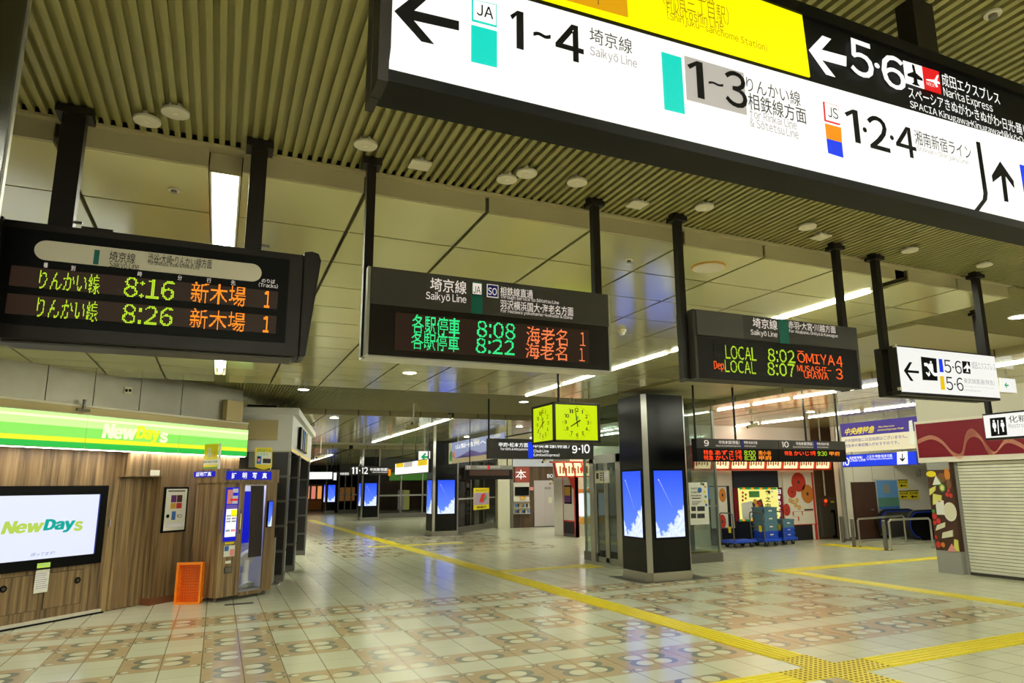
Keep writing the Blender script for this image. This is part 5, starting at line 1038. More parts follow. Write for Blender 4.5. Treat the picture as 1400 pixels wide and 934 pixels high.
# lit menu board inside
fm = FY(YK-.06); t = thing('menu_board', 'lit yellow menu board with striped border behind the blue crates', 'menu board', fm.pt(*fm.px(KZ(600, 430)), .0))
b = MB(); b.rect(fm, KZ(405, 578), KZ(800, 290), 'maroon', 0, .02); b.build('backing', t); b = MB(); b.rect(fm, KZ(442, 578), KZ(758, 290), 'menu_yellow', .02, .03); b.build('lit_panel', t)
b = MB(); f2 = fm.off(.03)
for k in range(13):
    xa = 442+k*24.3
    for yy in (308, 578): b.rect(f2, KZ(xa, yy), KZ(xa+24.3, yy-17), ('exit_green', 'lit_amber', 'print_green')[k % 3])
b.pp(f2, [KZ(*q_) for q_ in ((460, 425), (550, 405), (572, 550), (470, 572))], 'paper'); b.rect(f2, KZ(525, 375), KZ(610, 320), 'print_green'); b.pp(f2, [KZ(*q_) for q_ in ((548, 420), (630, 388), (650, 460), (560, 478))], 'print_brown')
for x, y, m in ((575, 410, 'print_gold'), (612, 430, 'parasol_red'), (590, 450, 'print_gold')): u, v = f2.px(KZ(x, y)); b.disc(f2, u, v, .07, m, .002, .004)
for k in range(5): u, v = f2.px(KZ(470+k % 2*25, 335+k*16)); b.disc(f2, u, v, .035, 'parasol_red', 0, .003)
for s_, y in (('鶏', 360), ('之', 415), ('内', 470)): b.text(f2, s_, KZ(665, y), KZ(705, y-46), 'ink', .002, .03)
b.text(f2, '味', KZ(712, 335), KZ(728, 315), 'cobalt'); b.text(f2, '弁', KZ(712, 380), KZ(728, 360), 'cobalt')
for k, s_ in enumerate('日本の味覚'): b.text(fm.off(.02), s_, KZ(766, 345+k*48), KZ(792, 308+k*48), 'lit_white', .003, .02)
b.build('print', t)
# trolleys and crates
def trolley(px, label, L=1.0, yaw=0.):
    P = onZ(*px); c, s_ = math.cos(yaw), math.sin(yaw); fr = Frame(P, (c, s_, 0)); t = thing('hand_trolley', label, 'trolley', P, 'hand trolleys before the kiosk'); W = .5
    b = MB(); b.fbox(fr, 0, L, .12, .19, -W, 0, 'trolley_blue'); b.build('deck', t, .012)
    for u, w in ((.12, -.08), (L-.12, -.08), (.12, -W+.08), (L-.12, -W+.08)):
        b = MB(); b.cyl(fr.pt(u, .055, w-.018), fr.pt(u, .055, w+.018), .055, 'rubber', 16); b.fbox(fr, u-.02, u+.02, .06, .12, w-.025, w+.025, 'dull_steel'); b.build('caster', t)
    b = MB(); b.tube([fr.pt(.02, .19, 0), fr.pt(.0, .84, -.0), fr.pt(.0, .88, -.05), fr.pt(0, .88, -W+.05), fr.pt(0, .84, -W), fr.pt(.02, .19, -W)], .016, 'dull_steel', 10); b.tube([fr.pt(.01, .5, 0), fr.pt(.01, .5, -W)], .012, 'dull_steel', 8); b.build('handle', t)
    b = MB(); b.fbox(fr, -.02, -.014, .38, .54, -.16, -.06, 'yellow_sign'); b.build('tag', t)
    return t, fr
t1, f1 = trolley((1004, 750), 'left blue hand trolley with empty deck', .76)
t2, f2 = trolley((1046, 748), 'middle blue hand trolley carrying the tall crate stack', .58)
t3, f3 = trolley((1072, 745.5), 'right blue hand trolley with the short crate stack', .52)
def crate(fr, u, v, w, W, H, Dp, m, label, grp):
    P = fr.pt(u+W/2, v, w-Dp/2); t = thing('stacking_crate', label, 'crate', P, grp)
    b = MB()
    for (a, c_, w0, w1) in ((u, u+W, w-.02, w), (u, u+W, w-Dp, w-Dp+.02), (u, u+.02, w-Dp, w), (u+W-.02, u+W, w-Dp, w)): b.fbox(fr, a, c_, v+.02, v+H-.025, w0, w1, m)
    b.fbox(fr, u, u+W, v, v+.02, w-Dp, w, m); b.build('body', t)
    b = MB(); e = .012
    b.fbox(fr, u-e, u+W+e, v+H-.045, v+H-.004, w-.01, w+e, m); b.fbox(fr, u-e, u+W+e, v+H-.045, v+H-.004, w-Dp-e, w-Dp+.01, m); b.fbox(fr, u-e, u+.01, v+H-.045, v+H-.004, w-Dp, w, m); b.fbox(fr, u+W-.01, u+W+e, v+H-.045, v+H-.004, w-Dp, w, m); b.build('rim', t)
    b = MB()
    for k in range(5): a = u+.04+k*(W-.08)/4; b.fbox(fr, a-.008, a+.008, v+.03, v+H-.05, w, w+.008, m)
    b.fbox(fr, u+W*.38, u+W*.62, v+H*.45, v+H*.62, w, w+.010, 'light_grey'); b.build('ribs', t)
v = .191; H = .205; W = .47
for k, l in enumerate(('lowest', 'second', 'third', 'topmost')): crate(f2, .06, v+k*H, -.04, W, H, .42, 'crate_blue' if k else 'trolley_blue', l+' crate of the tall stack on the middle trolley', 'blue crates in the tall stack')
v = .191
for k, (l, h_) in enumerate((('lowest dark blue', .13), ('second dark blue', .13), ('pale blue top', .22))): crate(f3, .05, v, -.04, .40, h_, .42, 'trolley_blue' if k < 2 else 'crate_blue', l+' crate of the short stack on the right trolley', 'blue crates in the short stack'); v += h_

# ------------------------------------------------------------------ brown wall, hydrant cabinet, white wall with door, escalators
u0, u1 = xs1+.02, f.px((1148, 700))[0]
b = MB(); b.box(u0, YK-.02, 0, u1, YK+.12, ZP, 'brown_panel'); struct(b.build('wall_brown'))
f = FY(YK-.03); t = thing('hydrant_cabinet', 'steel hydrant cabinet with red lamp on the brown wall', 'cabinet', f.pt((u0+u1)/2, 0, .05)); vt = f.px(KZ(1170, 375))[1]
b = MB(); b.fbox(f, u0+.03, f.px(KZ(1255, 500))[0], .06, vt, 0, .06, 'dull_steel'); b.build('body', t, .006)
b = MB(); b.fbox(f, u0+.06, f.px(KZ(1225, 500))[0], .10, vt-.45, .06, .075, 'dull_steel'); b.build('door', t)
u, v = f.px(KZ(1161, 404)); b = MB(); b.disc(f, u, v, .045, 'led_red', .06, .09, 16); b.build('lamp', t); u, v = f.px(KZ(1161, 438)); b = MB(); b.disc(f, u, v, .055, 'print_red', .06, .075, 16); b.build('button', t)
b = MB(); b.rect(f, KZ(1205, 420), KZ(1235, 405), 'yellow_sign', .06, .063); b.rect(f, KZ(1228, 720), KZ(1242, 480), 'ink', .06, .063); b.build('sticker', t)
b = MB(); p = f.pt(*f.px(KZ(1165, 360)), .03); b.cyl(p, (p[0], p[1], ZP), .025, 'light_grey', 10); tag(b.build('conduit'), 'thin grey pipe above the hydrant cabinet', 'pipe')
YW = 14.75; f = FY(YW); GZ = Zm(1130, 560, 170/756); xw0, xw1 = f.px((1151, 700))[0], 24.
b = MB(); b.box(xw0, YW, 0, xw1, YW+.15, ZP, 'wall_white')
struct(b.build('wall_back'))
b = MB()
for x in (172, 288, 425): u = f.px(GZ(x, 500))[0]; b.fbox(f, u-.006, u+.006, 0, ZP, 0, .004, 'grey')
b.fbox(f, xw0, xw1, .0, .08, 0, .02, 'brown_door'); struct(b.build('trim_7'))
t = thing('metal_post', 'slim metal post between brown wall and white wall', 'post', f.pt(xw0, 0, .1)); b = MB(); b.cyl(f.pt(xw0-.02, 0, .12), f.pt(xw0-.02, ZP, .12), .07, 'steel', 18); b.build('shaft', t); b = MB(); b.cyl(f.pt(xw0-.02, 0, .12), f.pt(xw0-.02, .06, .12), .10, 'dull_steel', 18); b.build('base', t)
t = thing('brown_door', 'dark brown door in the white wall behind the railings', 'door', f.pt(*f.px(GZ(235, 700)), .02)); (u0, _), (u1, v1) = f.px(GZ(178, 780)), f.px(GZ(290, 440))
b = MB(); b.fbox(f, u0, u1, 0, v1, 0, .03, 'brown_door'); b.build('frame', t); b = MB(); b.fbox(f, u0+.05, u1-.05, .01, v1-.05, .03, .045, 'brown_door'); b.build('leaf', t); u, v = f.px(GZ(268, 608)); b = MB(); b.fbox(f, u-.06, u+.05, v-.015, v+.015, .06, .08, 'steel'); b.fbox(f, u-.02, u+.02, v-.015, v+.015, .045, .06, 'steel'); b.build('handle', t)
t = thing('framed_poster', 'blue landscape poster in a silver frame beside the brown door', 'poster', f.pt(*f.px(GZ(365, 520)), .02)); (u0, v0), (u1, v1) = f.px(GZ(308, 615)), f.px(GZ(427, 422)); b = MB(); b.fbox(f, u0, u1, v0, v1, 0, .03, 'aluminium'); b.build('frame', t)
b = MB(); w, hh = u1-u0, v1-v0; b.fbox(f, u0+.05*w, u1-.05*w, v0+.04*hh, v1-.04*hh, .03, .034, 'sky_poster'); b.fbox(f, u0+.05*w, u1-.05*w, v0+.04*hh, v0+.40*hh, .034, .036, 'print_green2'); b.fbox(f, u0+.05*w, u1-.05*w, v0+.04*hh, v0+.12*hh, .036, .038, 'print_blue'); b.fbox(f, u0+.33*w, u0+.60*w, v0+.55*hh, v0+.82*hh, .034, .037, 'grey'); b.build('print', t)
for a, c_, l in (((432, 478), (490, 426), 'upper yellow arrow sign on the white wall'), ((438, 546), (494, 494), 'lower left yellow sign on the white wall'), ((498, 546), (555, 490), 'lower right yellow sign on the white wall')):
    t = thing('wall_notice', l, 'sign', f.pt(*f.px(GZ(a[0], a[1])), .02), 'yellow wall signs'); b = MB(); b.rect(f, GZ(*a), GZ(*c_), 'yellow_sign', 0, .02); b.build('plate', t)
    (u0, v0), (u1, v1) = f.px(GZ(*a)), f.px(GZ(*c_)); w, hh = u1-u0, v1-v0; b = MB()
    b.fbox(f, u0, u1, v1-.10*hh, v1, .02, .022, 'ink'); b.text(f, '足元注意', (u0+.1*w, v0+.55*hh), (u0+.9*w, v0+.80*hh), 'ink', .022, .02, px=False); b.prism(f, [(u0+.2*w, v0+.28*hh), (u0+.4*w, v0+.48*hh), (u0+.4*w, v0+.34*hh), (u0+.8*w, v0+.34*hh), (u0+.8*w, v0+.22*hh), (u0+.4*w, v0+.22*hh), (u0+.4*w, v0+.08*hh)], .02, .022, 'ink'); b.build('lettering', t)
b = MB(); b.rect(f, GZ(100, 622), GZ(125, 582), 'light_grey', 0, .03); b.rect(f, GZ(106, 615), GZ(118, 592), 'grey', .03, .035); tag(b.build('switch_plate'), 'small grey switch plate on the white wall left of the brown door', 'switch')
b = MB(); u, v = f.px(GZ(546, 388)); b.cyl(f.pt(u, v-.10, .08), f.pt(u, v+.10, .08), .06, 'grey', 16); b.fbox(f, u-.03, u+.03, v-.05, v+.05, 0, .05, 'grey'); tag(b.build('wall_speaker'), 'small grey speaker above the yellow wall signs', 'speaker')
# escalator hall beyond, sloping ceiling
b = MB(); b.hexa([(18.3, YW-.02, 2.35), (24, YW-.02, 1.2), (24, YW-1.8, 1.2), (18.3, YW-1.8, 2.35), (18.3, YW-.02, 2.5), (24, YW-.02, 1.35), (24, YW-1.8, 1.35), (18.3, YW-1.8, 2.5)], 'wall_white'); struct(b.build('ceiling_slope'))
def escalator(x0, y0, label, L=3.0):
    t = thing('escalator', label, 'escalator', (x0, y0, 0), 'escalators going down behind the railings'); fr = Frame((x0, y0, 0), (1, 0, 0)); pts_o, pts_i = [], []
    R_ = .40; cz = .44
    arc = [(R_*math.cos(a), cz+R_*math.sin(a)) for a in np.linspace(-math.pi/2, -1.5*math.pi, 16)]
    out = arc+[(.9, cz+R_), (L, cz+R_-.55)]; inn = [(L, cz+R_-.63), (.88, cz+R_-.075)]+[((R_-.075)*math.cos(a), cz+(R_-.075)*math.sin(a)) for a in np.linspace(-1.5*math.pi, -math.pi/2, 16)]
    for w in (0, -.95):
        b = MB(); n = len(out)
        for k in range(n-1):
            A, B_ = out[k], out[k+1]; C_, D_ = inn[-1-k], inn[-2-k]; b.prism(fr, [A, B_, D_, C_], w-.09, w, 'rubber'); A2 = [(p[0]*.4+q2[0]*.6, p[1]*.4+q2[1]*.6) for p, q2 in ((A, C_), (B_, D_))]; b.prism(fr, [A2[0], A2[1], D_, C_], w, w+.012, 'escalator_blue')
        b.build('handrail', t)
        b = MB(); b.prism(fr, [(x, z) for x, z in inn[::-1]][:16]+[(.88, cz+R_-.08), (L, cz+R_-.63), (L, .01), (.2, .01)], w-.07, w-.02, 'dull_steel' if w else 'ink'); b.build('balustrade', t)
    b = MB()
    for k in range(6): b.fbox(fr, .3+k*.4, .69+k*.4, .002, .016, -.86, -.10, 'plate')
    b.build('steps', t)
escalator(17.9, 13.5, 'left escalator with blue handrail ends behind the railings'); escalator(18.6, 12.2, 'right escalator with blue handrail ends near the fruit poster')
def railing(p0, p1, z, label):
    P, Q_ = onZ(*p0), onZ(*p1); up = np.array([0, 0, z]); d = (Q_-P)/np.linalg.norm(Q_-P); t = thing('railing', label, 'railing', (P+Q_)/2, 'metal railings before the escalators')
    b = MB(); b.tube([P, P+up*.93, P+up+d*.06, Q_+up-d*.06, Q_+up*.93, Q_], .026, 'steel', 12); b.build('hoop', t)
    b = MB(); b.tube([P+up*.18, Q_+up*.18], .014, 'steel', 8); b.build('lower_rail', t)
    for q_ in (P, Q_): b = MB(); b.cyl(q_, q_+np.array([0, 0, .012]), .05, 'dull_steel', 16); b.build('foot', t)
railing((1176, 748), (1239, 741), .70, 'left hoop railing before the brown door'); railing((1219, 752.5), (1276, 749), .72, 'right hoop railing nearest the fruit poster')
for px_, l in (((1168, 748), 'short metal bollard left of the left railing'), ((1212, 753), 'short metal bollard between the two railings'), ((1153, 742), 'short metal bollard beside the slim metal post')):
    P = onZ(*px_); t = thing('bollard', l, 'bollard', P, 'metal bollards by the railings'); b = MB(); b.cyl(P, P+np.array([0, 0, .70]), .045, 'dull_steel', 16); b.build('post', t); b = MB(); b.ball(P+np.array([0, 0, .70]), .045, 'steel', 6, .5); b.build('cap', t)

# banner and blue track sign facing left
f = FX(14.9); GY = GZ
(u0, vA), (u1, vB) = f.px(GZ(90, 165)), f.px(GZ(520, 62)); vtop = f.px(GZ(93, 88))[1]; vmid = f.px(GZ(93, 168))[1]; vlow = f.px(GZ(95, 262))[1]
t = thing('hanging_banner', 'purple and cream express banner with yellow heading', 'banner', f.pt((u0+u1)/2, vlow, 0)); uu = f.px(GZ(600, 60))[0]
b = MB(); b.fbox(f, u0, uu, vmid, vtop, -.05, 0, 'purple'); b.build('heading_band', t); b = MB(); b.fbox(f, u0, f.px(GZ(535, 200))[0], vlow, vmid, -.05, 0, 'cream_lit'); b.build('text_band', t)
b = MB(); b.text(f, '中央線特急', GZ(108, 158), GZ(300, 96), 'yellow_sign', .004, .03, shear=.08); b.text(f, 'The Chuo Line', GZ(312, 112), GZ(415, 92), 'yellow_sign', .004, .03, shear=.05); b.text(f, 'Limited Express Train', GZ(308, 134), GZ(472, 106), 'yellow_sign', .004, .03, shear=.05)
b.text(f, '中央線特急には自由席はございません。', GZ(112, 202), GZ(490, 150), 'violet_ink', .004, .008); b.text(f, '特急券の事前購入がおすすめです。', GZ(112, 232), GZ(440, 188), 'violet_ink', .004, .008); b.prism(f, [f.px(GZ(*q_)) for q_ in ((500, 70), (520, 64), (540, 200), (530, 218), (508, 210))], .002, .004, 'white'); b.build('lettering', t)
for fu in (.03, .55): p = f.pt(u0+(uu-u0)*fu, vtop, -.025); b = MB(); b.cyl(p, (p[0], p[1], ZP), .012, 'grey', 8); b.build('hanger_rod', t)
vt2, vb2 = f.px(GZ(86, 278))[1], f.px(GZ(86, 352))[1]; ub = f.px(GZ(548, 290))[0]
t = thing('track_sign', 'long lit blue sign reading 10 with white down arrow', 'sign', f.pt((u0+ub)/2, vb2, 0))
for fu in (.1, .8): p = f.pt(u0+(ub-u0)*fu, vt2, -.08); b = MB(); b.cyl(p, (p[0], p[1], ZP), .012, 'grey', 8); b.build('hanger_rod', t)
b = MB(); b.fbox(f, u0-.05, ub, vb2, vt2, -.10, 0, 'navy'); b.build('housing', t); b = MB(); b.fbox(f, u0-.03, ub-.02, vb2+.015, vt2-.015, 0, .005, 'lit_blue'); b.build('lit_panel', t)
b = MB(); f2 = f.off(.005); b.text(f2, '10', GZ(98, 342), GZ(136, 292), 'lit_white', .002, .02); b.text(f2, '中央線（特急）', GZ(140, 302), GZ(218, 282), 'lit_white', .002, .015); b.text(f2, 'Chuo Line', GZ(140, 318), GZ(236, 294), 'lit_white', .002, .01); b.text(f2, '八王子・甲府・松本方面', GZ(245, 296), GZ(398, 270), 'lit_white', .002, .015); b.text(f2, 'for Hachioji, Kofu & Matsumoto', GZ(245, 312), GZ(402, 288), 'lit_white', .002, .01)
b.pp(f2, [GZ(*q_) for q_ in ((428, 258), (492, 254), (495, 331), (430, 335))], 'lit_white'); b.pp(f2, [GZ(*q_) for q_ in ((459, 268), (464, 268), (465, 300), (478, 290), (478, 298), (462, 318), (446, 300), (446, 292), (459, 301))], 'ink', .003, .005); b.build('lettering', t)

# ------------------------------------------------------------------ red shop front with shutter and fruit pillar
XF = 12.1; f = FX(XF); RZ = Zm(1130, 440, 270/700)
uA = f.px((1252, 600))[0]; vb_, vt_ = f.px(RZ(320, 487))[1], f.px(RZ(314, 355))[1]; uB = -1.5
t = thing('shop_fascia', 'dark red shop fascia with wavy ribbon lines in a grey frame', 'shop sign', f.pt(uA+1.5, vb_, -.1))
b = MB(); b.fbox(f, uA, uB, vb_-.075, vt_, -.5, 0, 'light_grey'); b.build('frame', t)
b = MB(); b.fbox(f, uA+.03, uB, vb_+.02, vt_-.05, 0, .01, 'maroon'); b.build('sign_panel', t)
b = MB(); vm, am = (vb_+vt_)/2-.03, (vt_-vb_)*.30; ua = uA+.05
pts0 = [f.px(RZ(*q_)) for q_ in ((325, 428), (370, 412), (410, 428), (450, 470), (482, 478), (498, 420), (520, 402), (548, 415), (575, 462), (600, 462), (640, 425), (690, 440), (740, 470), (790, 430), (850, 420))]
for k in range(6):
    P2 = [(u, v+.013*k*(1 if i % 5 not in (4,) else .4)-.02+(.012*k if i in (4, 5, 6, 8) else 0)) for i, (u, v) in enumerate(pts0)]; P3 = []
    for i in range(len(P2)-1):
        a_, b_ = P2[i], P2[i+1]; z_ = P2[max(i-1, 0)]; c_ = P2[min(i+2, len(P2)-1)]
        for s_ in np.linspace(0, 1, 8, endpoint=False):
            h = lambda j: .5*((2*a_[j])+(-z_[j]+b_[j])*s_+(2*z_[j]-5*a_[j]+4*b_[j]-c_[j])*s_*s_+(-z_[j]+3*a_[j]-3*b_[j]+c_[j])*s_**3)
            P3.append((h(0), h(1)))
    for a_, b_ in zip(P3, P3[1:]): b.mesh([f.pt(a_[0], a_[1]-.004, .012), f.pt(b_[0], b_[1]-.004, .012), f.pt(b_[0], b_[1]+.004, .012), f.pt(a_[0], a_[1]+.004, .012)], [(0, 1, 2, 3)], 'ribbon')
b.build('ribbon_pattern', t)
b = MB(); b.box(XF+.1, 1.5, vt_, XF+.5, -uA, ZP, 'off_white'); struct(b.build('wall_right_upper'))
# fruit pillar
PZ = Zm(1260, 620, 140/726); up0 = f.px(PZ(70, 400))[0]; up0 = f.px((1282, 770))[0]; up1 = f.px((1314, 770))[0]; vbase, vtp = f.px(PZ(105, 685))[1], vb_-.08
t = thing('shop_pillar', 'shop pillar wrapped in a fruit and sandwich poster on grey base', 'pillar', f.pt((up0+up1)/2, 0, -.1)); pf_ = f
b = MB(); b.fbox(f, up0, up1, .0, vbase, -.35, 0, 'grey'); b.build('base_panel', t); b = MB(); b.fbox(f, up0, up1, f.px(PZ(70, 118))[1], vtp, -.35, -.01, 'grey'); b.build('top_panel', t)
vp1 = f.px(PZ(70, 118))[1]; b = MB(); b.fbox(f, up0, up1, vbase, vp1, -.35, 0, 'print_brown'); b.build('poster', t)
b = MB(); w, hh = up1-up0, vp1-vbase
_zz = [0.]
E_ = lambda a, c_, r, m, ry=None, z=.001: (_zz.__setitem__(0, _zz[0]+.0006), b.disc(f, up0+a*w, vbase+c_*hh, r*w, m, 0, .001+_zz[0], 16, ry=(ry or r)*w*1.25))
for a in ((.18, .95, .22, 'yellow_sign', .10), (.62, .90, .2, 'fruit_brown', .15), (.88, .94, .12, 'parasol_orange', .2), (.9, .82, .1, 'fruit_brown', .16), (.42, .85, .16, 'print_green', .12), (.60, .775, .13, 'print_green'), (.60, .775, .09, 'leaf_light'), (.60, .775, .04, 'cream_wall'), (.78, .69, .07, 'print_red'), (.93, .68, .07, 'print_red'), (.86, .74, .05, 'print_red'), (.12, .42, .1, 'print_red'), (.27, .36, .09, 'print_red'), (.1, .34, .07, 'print_red'), (.10, .48, .06, 'print_green'), (.14, .07, .1, 'print_red'), (.34, .07, .08, 'parasol_orange'), (.08, .16, .06, 'print_red'), (.82, .48, .27, 'light_grey', .30), (.84, .49, .22, 'cream_wall', .26)): E_(*a)
for pts, m in ((((.02, .68), (.30, .74), (.34, .80), (.05, .76)), 'leaf_light'), (((.12, .56), (.5, .60), (.55, .68), (.18, .70)), 'leaf_light'), (((.10, .24), (.52, .29), (.56, .35), (.2, .31)), 'cream_wall'), (((.34, .15), (.82, .18), (.84, .26), (.4, .22)), 'cream_wall'), (((.52, 0), (.9, 0), (.72, .09)), 'print_pink'), (((.80, .02), (1, 0), (1, .14), (.86, .15)), 'leaf_light')): b.prism(f, [(up0+a*w, vbase+c_*hh) for a, c_ in pts], 0, .018, m)
b.prism(f, [(up0+a*w, vbase+c_*hh) for a, c_ in ((.22, .81), (.58, .82), (.4, .93))], 0, .020, 'paper'); b.build('poster_print', t)
b = MB(); b.prism(f, [(up0+a*w, vbase+c_*hh) for a, c_ in ((.26, .44), (.62, .44), (.62, .62), (.26, .61))], .021, .024, 'paper'); b.prism(f, [(up0+a*w, vbase+c_*hh) for a, c_ in ((.38, .60), (.5, .60), (.5, .612), (.38, .612))], .024, .025, 'print_red'); tag(b.build('notice_sheet'), 'white notice sheet taped on the fruit poster', 'notice')
fs = FY(-up1-.0); b = MB(); b.fbox(fs, XF, XF+.14, 0, vbase, .001, .02, 'grey'); b.fbox(fs, XF, XF+.14, vbase, vtp, .001, .02, 'print_brown'); b.build('side_panel', t)
XS_ = XF+.13; f = FX(XS_); us0 = f.px((1322, 770))[0]; vS = vb_-.08
t = thing('roller_shutter', 'closed cream roller shutter with dark smears', 'shutter', f.pt(us0+1.5, 0, 0)); b = MB(); n = 34; H = (vS-.05)/n
for k in range(n):
    z = .05+k*H; b.hexa([f.pt(us0+.04, z, -.03), f.pt(uB, z, -.03), f.pt(uB, z, -.012), f.pt(us0+.04, z, -.012), f.pt(us0+.04, z+H*.86, -.03), f.pt(uB, z+H*.86, -.03), f.pt(uB, z+H*.80, 0), f.pt(us0+.04, z+H*.80, 0)], 'shutter')
b.build('slats', t); b = MB(); b.fbox(f, us0, us0+.05, 0, vS, -.06, .02, 'grey'); b.build('guide_rail', t); b = MB(); b.fbox(f, us0+.04, uB, 0, .05, -.03, .01, 'plate'); b.build('bottom_bar', t)
b = MB(); b.box(XS_+.04, -.5, 0, XS_+.2, -us0, vS, 'plate'); struct(b.build('wall_right'))

# ------------------------------------------------------------------ glass room, bookshop and red kiosk between the pillars
A0, A1 = np.array([7.85, 24.3, 0]), np.array([10.5, 27.0, 0]); f = Frame(A0, A1-A0); L = np.linalg.norm(A1-A0)
t = thing('glass_room', 'dark glass waiting room behind the track eleven board', 'glass room', A0+(A1-A0)/2)
b = MB(); b.fbox(f, 0, L, 0, .22, -.1, 0, 'dull_steel'); b.build('plinth', t); b = MB(); b.fbox(f, 0, L, .22, 2.6, -.03, -.01, 'smoked_glass'); b.build('glass_pane', t); b = MB(); b.fbox(f, 0, L, 1.18, 1.24, -.035, 0, 'grey'); b.build('rail', t)
for fu in (0, .34, .66, 1): b = MB(); b.fbox(f, fu*L-.03, fu*L+.03, .22, 2.6, -.06, 0, 'dull_steel'); b.build('mullion', t)
b = MB(); b.fbox(f, 0, L, 2.6, ZP, -.1, 0, 'charcoal'); b.build('header_panel', t)
b = MB(); b.fbox(f, .3, L+.3, 0, ZP, -.7, -.6, 'charcoal'); b.fbox(f, L*.55, L*.72, .2, 1.5, -.6, -.55, 'light_grey'); b.fbox(f, .5, L*.5, .4, 1.9, -.6, -.55, 'ink'); b.fbox(f, .8, 1.2, 1.3, 1.7, -.55, -.52, 'grey'); b.fbox(f, 1.4, 1.9, .5, 1.0, -.55, -.52, 'grey'); b.build('back_wall', t)
t = thing('yellow_poster', 'yellow poster with a green and red picture on the glass room', 'poster', f.pt(*f.px((657, 682)), .02)); (u0, v0), (u1, v1) = f.px((647, 697.5)), f.px((668.5, 667)); b = MB(); b.fbox(f, u0, u1, v0, v1, .004, .012, 'yellow_sign'); b.build('sheet', t); b = MB(); w, hh = u1-u0, v1-v0; b.fbox(f, u0+.03*w, u1-.03*w, v0+.22*hh, v0+.78*hh, .012, .014, 'lilac2'); b.prism(f, [(u0+.35*w, v0+.36*hh), (u0+.6*w, v0+.3*hh), (u0+.75*w, v0+.75*hh), (u0+.5*w, v0+.7*hh)], .014, .016, 'print_red'); b.prism(f, [(u0+.6*w, v0+.32*hh), (u0+.85*w, v0+.5*hh), (u0+.78*w, v0+.72*hh)], .014, .017, 'print_green'); b.text(f, 'キャンペーン', (u0+.12*w, v0+.83*hh), (u0+.86*w, v0+.94*hh), 'ink', .014, .02, px=False); b.text(f, '開催中', (u0+.2*w, v0+.06*hh), (u0+.8*w, v0+.15*hh), 'ink', .014, .02, px=False); b.build('print', t)
YB = 26.1; f = FY(YB); BZ = E5
x0, x1 = f.px((681, 700))[0], 16.
b = MB(); b.box(x0, YB+.02, 0, f.px((700.5, 700))[0], YB+.3, ZP, 'cream_wall'); b.box(f.px((700.5, 700))[0], YB+.02, 0, x1, YB+.3, ZP, 'dark_wood'); b.rect(f, (700.5, 638), (790, 627), 'booth_white', 0, .06); struct(b.build('wall_bookshop'))
b = MB(); b.rect(f, (698, 723), (701, 655), 'dull_steel', 0, .05); struct(b.build('trim_8'))
t = thing('book_sign', 'rust red square sign with a white book character', 'sign', f.pt(*f.px((713, 650)), .03)); b = MB(); b.rect(f, BZ(290, 398), BZ(420, 258), 'rust', 0, .05); b.build('panel', t); b = MB(); b.text(f, '本', BZ(295, 370), BZ(392, 282), 'lit_white', .054); b.build('lettering', t)
b = MB(); b.text(f, 'BOOK', BZ(588, 356), BZ(692, 322), 'lit_white', .012, .01); b.text(f, 'STORE', BZ(705, 356), BZ(812, 322), 'lit_white', .012, .01); tag(b.build('shop_lettering'), 'white capital letters on the dark wood wall above the pale doors', 'lettering')
t = thing('book_display', 'recessed book display with black screen and two shelves', 'shelf', f.pt(*f.px((713, 685)), .03)); b = MB(); b.rect(f, BZ(280, 688), BZ(422, 398), 'light_grey', 0, .03); b.build('frame', t); b = MB(); b.rect(f, BZ(290, 520), BZ(415, 438), 'black', .03, .08); b.build('screen', t)
for y in (568, 625, 680): b = MB(); b.rect(f, BZ(282, y+6), BZ(420, y), 'white', .03, .20); b.build('shelf', t)
i = 0
for y, xs_ in ((624, (292, 312, 342, 362, 390, 402)), (678, (290, 308, 326, 350, 366, 384, 400))):
    for k, x in enumerate(xs_):
        i += 1; b = MB(); p0, p1 = f.px(BZ(x, y)), f.px(BZ(x+13, y-28-(k % 3)*3)); b.fbox(f, p0[0], p1[0], p0[1], p1[1], .05, .09, ('print_blue', 'print_dark', 'print_gold', 'print_blue', 'ink_grey', 'paper')[(k+y) % 6]); tag(b.build('book'), ('upper' if y < 650 else 'lower')+' shelf book in the wall display, place '+('first', 'second', 'third', 'fourth', 'fifth', 'sixth', 'seventh')[k]+' from the left', 'book', 'books in the wall display')
b = MB(); b.rect(f, BZ(335, 552), BZ(385, 525), 'print_gold', .08, .10); tag(b.build('notice_card'), 'small dark gold card below the black display screen', 'notice')
t = thing('shop_doors', 'pale closed double doors of the bookshop with door closer', 'door', f.pt(*f.px((752, 719)), .05)); b = MB(); b.rect(f, BZ(470, 800), BZ(745, 378), 'door_pink', 0, .04); b.build('frame', t); b = MB(); b.rect(f, BZ(562, 795), BZ(665, 440), 'door_pink', .04, .055); b.rect(f, BZ(662, 795), BZ(666, 440), 'grey', .055, .06); lf = b.build('leaf', t)
b = MB(); b.rect(f, BZ(562, 462), BZ(612, 440), 'grey', .055, .10); b.build('closer', lf); b = MB(); b.rect(f, BZ(648, 632), BZ(656, 588), 'dark_frame', .055, .09); b.build('handle', lf); b = MB(); b.rect(f, BZ(594, 586), BZ(626, 534), 'cream_wall', .055, .06); b.build('notice', lf)
b = MB(); b.rect(f, BZ(430, 470), BZ(460, 440), 'print_pink', 0, .02); tag(b.build('wall_plate'), 'small pink plate left of the pale bookshop doors', 'sign')
